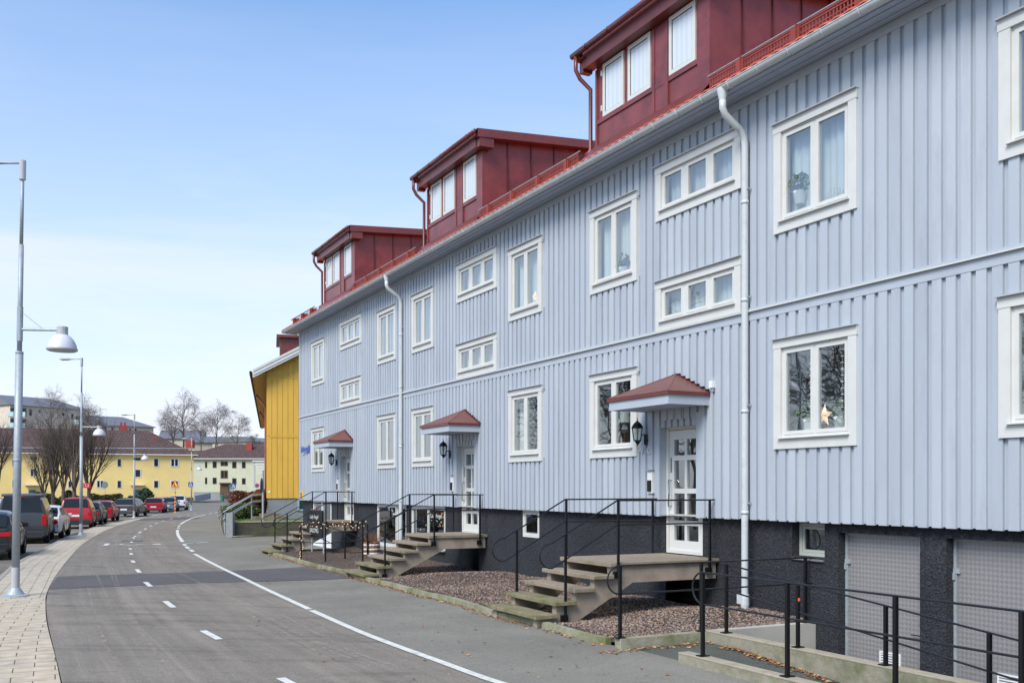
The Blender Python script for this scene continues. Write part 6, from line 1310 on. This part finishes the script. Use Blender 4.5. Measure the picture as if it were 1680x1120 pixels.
def hipbuilding(label, A, B, depth, z0, ze, zr, wallm, roofm, wins, hip=(0, 1), plz=None, plm=None, framem=None, over=.6, name='house', hipin=.55):
    """A,B ground ends of the front (picture left, right); depth goes away from the camera"""
    A = Vector((A.x, A.y, 0)); B = Vector((B.x, B.y, 0)); u = (B - A).normalized(); v = Vector((-u.y, u.x, 0));
    if v.dot(FW) < 0: v = -v
    L_ = (B - A).length; Q = lambda x, y, z: Vector((A.x + u.x * x + v.x * y, A.y + u.y * x + v.y * y, z))
    t = empty(name, Q(L_ / 2, 0, z0), label, 'house'); m = MB(); zp = plz if plz is not None else z0
    for (x0, y0_, x1, y1_) in ((0, 0, L_, 0), (L_, 0, L_, depth), (L_, depth, 0, depth), (0, depth, 0, 0)): m.quad(Q(x0, y0_, zp), Q(x1, y1_, zp), Q(x1, y1_, ze), Q(x0, y0_, ze))
    h0 = depth * hipin if hip[0] else 0; h1 = depth * hipin if hip[1] else 0
    if not hip[0]: m.add([Q(0, 0, ze), Q(0, depth, ze), Q(0, depth / 2, zr - .1)], [(0, 1, 2)])
    if not hip[1]: m.add([Q(L_, 0, ze), Q(L_, depth, ze), Q(L_, depth / 2, zr - .1)], [(0, 1, 2)])
    m.build('wall', wallm, t)
    if plz is not None:
        m = MB(); o_ = .04
        for (x0, y0_, x1, y1_) in ((o_, o_, L_ - o_, o_), (L_ - o_, o_, L_ - o_, depth)): m.quad(Q(x0, y0_, z0), Q(x1, y1_, z0), Q(x1, y1_, plz), Q(x0, y0_, plz))
        m.build('plinth', plm, t)
    r = MB(); oe = over; k_ = (zr - ze) / (depth / 2); zo = ze - oe * k_ * .5
    a0, a1, a2, a3 = Q(-oe, -oe, zo), Q(L_ + oe, -oe, zo), Q(L_ + oe, depth + oe, zo), Q(-oe, depth + oe, zo); r0, r1 = Q(h0 - (0 if hip[0] else oe), depth / 2, zr), Q(L_ - h1 + (0 if hip[1] else oe), depth / 2, zr)
    r.add([a0, a1, a2, a3, r0, r1], [(0, 1, 5, 4), (2, 3, 4, 5), (1, 2, 5), (3, 0, 4)]); Rr = r.build('roof', roofm, t)
    e_ = MB(); e_.obox(Q(-oe, -oe - .05, zo - .14), u * (L_ + 2 * oe), v * .05, (0, 0, .16)); e_.obox(Q(L_ + oe, -oe, zo - .14), u * .05, v * (depth + 2 * oe), (0, 0, .16)); e_.quad(Q(-oe, -oe, zo - .13), Q(L_ + oe, -oe, zo - .13), Q(L_ + oe, 0, zo - .13), Q(-oe, 0, zo - .13)); e_.build('eaves', WHITE if over > .4 else roofm, Rr)
    for (px0, py0, px1, py1, face) in wins:
        if face == 'f': P0, N_, U_ = A, v, u
        else: P0, N_, U_ = Q(L_, 0, 0), u, v
        def hit(px, py): d = ray(px, py); s_ = (Vector((P0.x, P0.y, CAMZ)) - C0()).dot(N_) / d.dot(N_); return C0() + d * s_
        p0 = hit(px0, py1); p1 = hit(px1, py0); w_ = (p1 - p0).dot(U_); hgt = p1.z - p0.z; o = Vector((p0.x, p0.y, p0.z)); nd = -N_ if face == 'f' else N_
        f = MB().obox(o, U_ * w_, nd * .05, (0, 0, hgt)).build('window', framem or WHITE, t)
        nn = 2 if w_ > 1.1 * hgt * .75 and w_ > 1 else 1; bw2 = min(w_, hgt) * .13 ; pn = MB(); cw = (w_ - bw2 * (nn + 1)) / nn
        for k in range(nn): pn.obox(o + U_ * (bw2 + k * (cw + bw2)) + nd * .051 + Vector((0, 0, bw2)), U_ * cw, nd * .006, (0, 0, hgt - 2 * bw2))
        pn.build('pane', DGLASS, f)
    return t, Q, Rr, L_
ZB = lambda px, py, z: CAMZ + (799 - py) / F * z
A_, B_ = dep(-120, 799, 149), dep(318, 799, 163)
up_w = [(192, 752, 199.5, 765.5), (252, 751.5, 260.5, 765.5), (279.5, 751.5, 293.5, 765.8), (20, 752, 26, 765), (111, 752, 124, 765)]
wins = [w_ + ('f',) for w_ in up_w] + [(a, 787.5, c_, 800.5, 'f') for a, _, c_, _ in up_w if a != 20] + [(20, 787, 25.5, 800, 'f'), (221, 750, 231.5, 755.5, 'f'), (221, 769, 231.5, 783, 'f'), (49, 748, 62, 754.5, 'f'), (49, 768, 62, 782, 'f'), (158, 787, 171, 800.5, 'f')]
YH, Q, Rr, L_ = hipbuilding('long pale yellow rendered house with brown tiled hipped roof in the background', A_, B_, 12.5, -.5, ZB(0, 742, 158), ZB(0, 705.5, 165), PYEL, ROOFB, wins, hip=(0, 1), plz=ZB(0, 815.5, 163), plm=mat('dark_plinth', (96, 92, 84), .9))
def hitY(px, py, off=0): d = ray(px, py); v = Vector(Q(0, 1, 0) - Q(0, 0, 0)); P0 = Q(0, -off, 0); s_ = (Vector((P0.x, P0.y, CAMZ)) - C0()).dot(v) / d.dot(v); return C0() + d * s_
u_ = (Q(1, 0, 0) - Q(0, 0, 0)); v_ = (Q(0, 1, 0) - Q(0, 0, 0))
for px in (225, 52):
    o = hitY(px - 5, 816); o.z = -.4; dm = MB().obox(o - v_ * .05, u_ * 1.0, v_ * .04, (0, 0, CAMZ - .9 + .4 + .5)).build('door', mat('teal_door', (44, 96, 116), .4) if 'teal_door' not in MATS else MATS['teal_door'], YH)
    o = hitY(px - 11, 796); MB().obox(o - v_ * 1.2, u_ * 2.1, v_ * 1.2, (0, 0, .18)).build('door_canopy', WHITE, YH)
BRICKR = mat('red_chimney', (150, 62, 54), .8, var=.15)
o = dep(195, 712, 168); m = MB().obox(o, u_ * 1.4, v_ * 1.2, (0, 0, 1.5)); m.obox(o + u_ * .2 + Vector((0, 0, 1.5)), u_ * .35, v_ * .4, (0, 0, .5)); m.obox(o + u_ * .8 + Vector((0, 0, 1.5)), u_ * .35, v_ * .4, (0, 0, .5)); m.build('chimney', BRICKR, Rr)
for i, (px, py, w_, h_) in enumerate([(72, 714, 1.0, .8), (69, 729, 1.0, .8), (58, 713.5, .7, .5)]):
    zr_ = 149 + 14 * (px + 120) / 438 + (742 - py) * .17; o = dep(px - 2, py + 3, zr_ - .9); m = MB().obox(o, u_ * w_, (v_ * .6 + Vector((0, 0, .5))).normalized() * h_ * 1.0, Vector((0, -.05, .12))); sk = m.build('skylight', BRICKR, Rr); MB().obox(o + u_ * .12 + Vector((0, -.06, .13)) + (v_ * .6 + Vector((0, 0, .5))).normalized() * .1, u_ * (w_ - .24), (v_ * .6 + Vector((0, 0, .5))).normalized() * (h_ - .2), Vector((0, -.02, .04))).build('pane', mat('skylight_pane', (214, 220, 226), .2) if 'skylight_pane' not in MATS else MATS['skylight_pane'], sk)
for px, py in ((42, 722), (217, 719.5), (251, 723)):
    o = dep(px, py, 155 + (742 - py) * .1); MB().obox(o, u_ * .5, v_ * .4, (0, 0, .25)).obox(o + u_ * .2, u_ * .12, v_ * .1, (0, 0, .8)).build('roof_vent', BRICKR, Rr)
m = MB(); m.tube([dep(-100, 733.5, 148.5), dep(322, 735.5, 160.5)], .06, 6); m.build('snow_rail', STEEL, Rr)
A2, B2 = dep(300, 799, 196), dep(470, 799, 196)
w2 = [(336.5, 757, 340, 767), (349, 756.5, 355.5, 767), (362, 756.5, 374, 764), (381, 757, 388, 767.5), (397, 757, 403, 767.5), (362, 771, 374, 784.5), (336.5, 783, 340, 793.5), (349, 783, 355.5, 793.5), (381, 784, 388, 794), (397, 784, 403, 794)]
GH, Q2, R2_, L2 = hipbuilding('pale green grey rendered house with brown hipped roof behind the street corner', A2, B2, 12, -.5, ZB(0, 750.5, 196), ZB(0, 728, 202), PGRN, ROOFB, [w_ + ('f',) for w_ in w2], hip=(1, 1), plz=ZB(0, 807, 196), plm=mat('grey_plinth_two', (146, 148, 150), .9), framem=mat('brown_frame', (96, 72, 56), .6))
o = dep(361, 815, 195.6); MB().obox(o, RT * 1.6, FW * .3, (0, 0, 2.7)).build('door', MATS['brown_frame'], GH); MB().obox(dep(359.5, 793, 195), RT * 2, FW * 1, (0, 0, .2)).build('door_canopy', MATS['brown_frame'], GH)
o = dep(404, 739, 199); MB().obox(o, RT * 1.1, FW * 1.1, (0, 0, 1.5)).build('chimney', BRICKR, R2_)
o = dep(304, 736, 185); m = MB().obox(o, RT * 1.4, FW * 1.2, (0, 0, 1.6)).build('chimney', BRICKR, R2_)
# hill terrain behind
hm = MB()
def HP(px, py, z): return dep(px, py, z)
cols = list(range(-700, 1000, 50)); rows = [(214, 815), (222, 780), (234, 757), (248, 742), (300, 733), (520, 722), (900, 748)]
for z, py in rows:
    for px in cols: hm.v.append(tuple(HP(px * z / 245 if False else px, py + 0 + random.uniform(-.8, .8), z)))
nc = len(cols)
for i in range(len(rows) - 1):
    for j in range(nc - 1): a = i * nc + j; hm.f.append((a, a + 1, a + nc + 1, a + nc)); hm.mi.append(0)
tag(hm.build('hill', mat('winter_grass_hill', (92, 92, 62), .95, var=.25, scale=.1), org=(0, 0, 0)), kind='structure')
def block(label, pa, pb, za, zb_, eave, ridge, base, wins, hip, depth=12, over=.4):
    """pa,pb picture x of left/right front ends at depths za,zb_"""
    A3, B3 = dep(pa, 799, za), dep(pb, 799, zb_)
    return hipbuilding(label, A3, B3, depth, ZB(0, base, za), ZB(0, eave, za), ZB(0, ridge, za), PALEB, GROOF, wins, hip=hip, over=over, name='apartment_block', framem=mat('dark_frame', (70, 72, 76), .5) if 'dark_frame' not in MATS else MATS['dark_frame'], hipin=.5)
bt, bQ, bR, bL = block('pale brick apartment block with grey metal roof and glass balconies at the far left', 17, 141, 240, 256, 663, 645, 735, [(48, 671, 52.5, 681.5, 'f'), (63, 673, 66.5, 677.5, 'f'), (102, 677, 105.5, 682, 'f'), (117, 679, 120.5, 687, 'f')], (0, 1))
BALG = mat('balcony_glass', (176, 204, 208), .15)
for px, py in ((17, 675), (17, 693), (36, 675.5), (36, 694), (124, 688)):
    o = dep(px, py + 8, 239 + (px - 17) * .12); w_ = 9.5 / F * 240; bb = MB().obox(o - FW * 1.2, RT * w_, FW * .1, (0, 0, 1.1)).build('balcony', BALG, bt); MB().obox(o - FW * 1.1 - Vector((0, 0, .2)), RT * w_, FW * 1.4, (0, 0, .2)).build('slab', PALEB, bb); MB().obox(o - FW * .05 + Vector((0, 0, 0)), RT * w_ * .8, FW * .04, (0, 0, 2.1)).build('door_opening', DGLASS, bb)
block('lower pale brick apartment block with long grey roof left of centre', 150, 252, 252, 262, 696, 679, 735, [(171, 700, 173.5, 705, 'f'), (183, 701, 185.5, 705, 'f'), (212, 703, 214.5, 706, 'f'), (221, 703, 224, 706, 'f')], (0, 1))
block('long low grey-roofed building behind the tall bare birches', 318, 404, 262, 268, 724.5, 713.5, 740, [], (0, 0), depth=10)
block('small dark-roofed building behind the leftmost tall birch', 262, 331, 270, 272, 718, 703.5, 735, [], (0, 0), depth=10)
block('distant pale gabled house with grey roof right of the birches', 418, 470, 246, 258, 724, 714, 745, [], (0, 0), depth=13)
# balconies beyond the ochre house
t = empty('balcony_stack', dep(430, 800, 90), 'stack of white slatted balconies far behind the ochre house', 'balconies')
for k, (px, py, w_) in enumerate([(414, 757, 24), (417, 762, 20), (420, 767, 16), (421, 771, 14), (424, 776, 10)]): MB().obox(dep(px, py, 110), RT * (w_ / F * 110), FW * 1.5, (0, 0, .14)).build('slab', WHITE, t)
for px in (416, 434): MB().obox(dep(px, 800, 110.4), RT * .15, FW * .15, (0, 0, 2.9)).build('post', STEELP, t)
# fence and wall bits by the yellow house corner
o = dep(320, 823, 158); tag(MB().obox(o, (dep(345, 818, 170) - o), FW * .3, (0, 0, 1.0)).build('garden_wall', mat('grey_garden_wall', (150, 152, 156), .9, var=.1)), 'low grey wall at the right corner of the yellow house', 'garden wall')
t = empty('green_bin', dep(365, 822, 150), 'small green litter bin on the far pavement', 'litter bin'); MB().lathe(dep(365, 822, 150), [(0, 0), (.25, 0), (.28, .9), (.2, 1.0), (0, 1.05)], 10).build('bin_body', mat('bin_green', (30, 110, 70), .5), t); MB().lathe(dep(365, 822, 150), [(0, 1.05), (.12, 1.06), (.12, 1.15), (0, 1.16)], 10).build('bin_lid', DARK, t)
# trees on the other side of the street, out of frame to the left; the windows mirror them
for i, (x, y, H) in enumerate([(-12, 42, 11), (-15, 52, 12), (-13, 32, 11), (-16, 63, 12), (-12, 24, 10)]):
    tree(Vector((x, y, -.2)), H, 'birch', 90 + i, ['bare birch across the street mirrored in the ground floor windows', 'farther bare birch across the street mirrored in the windows', 'nearer bare birch across the street mirrored in the windows', 'farthest bare birch across the street', 'bare birch across the street closest to the lamp'][i])
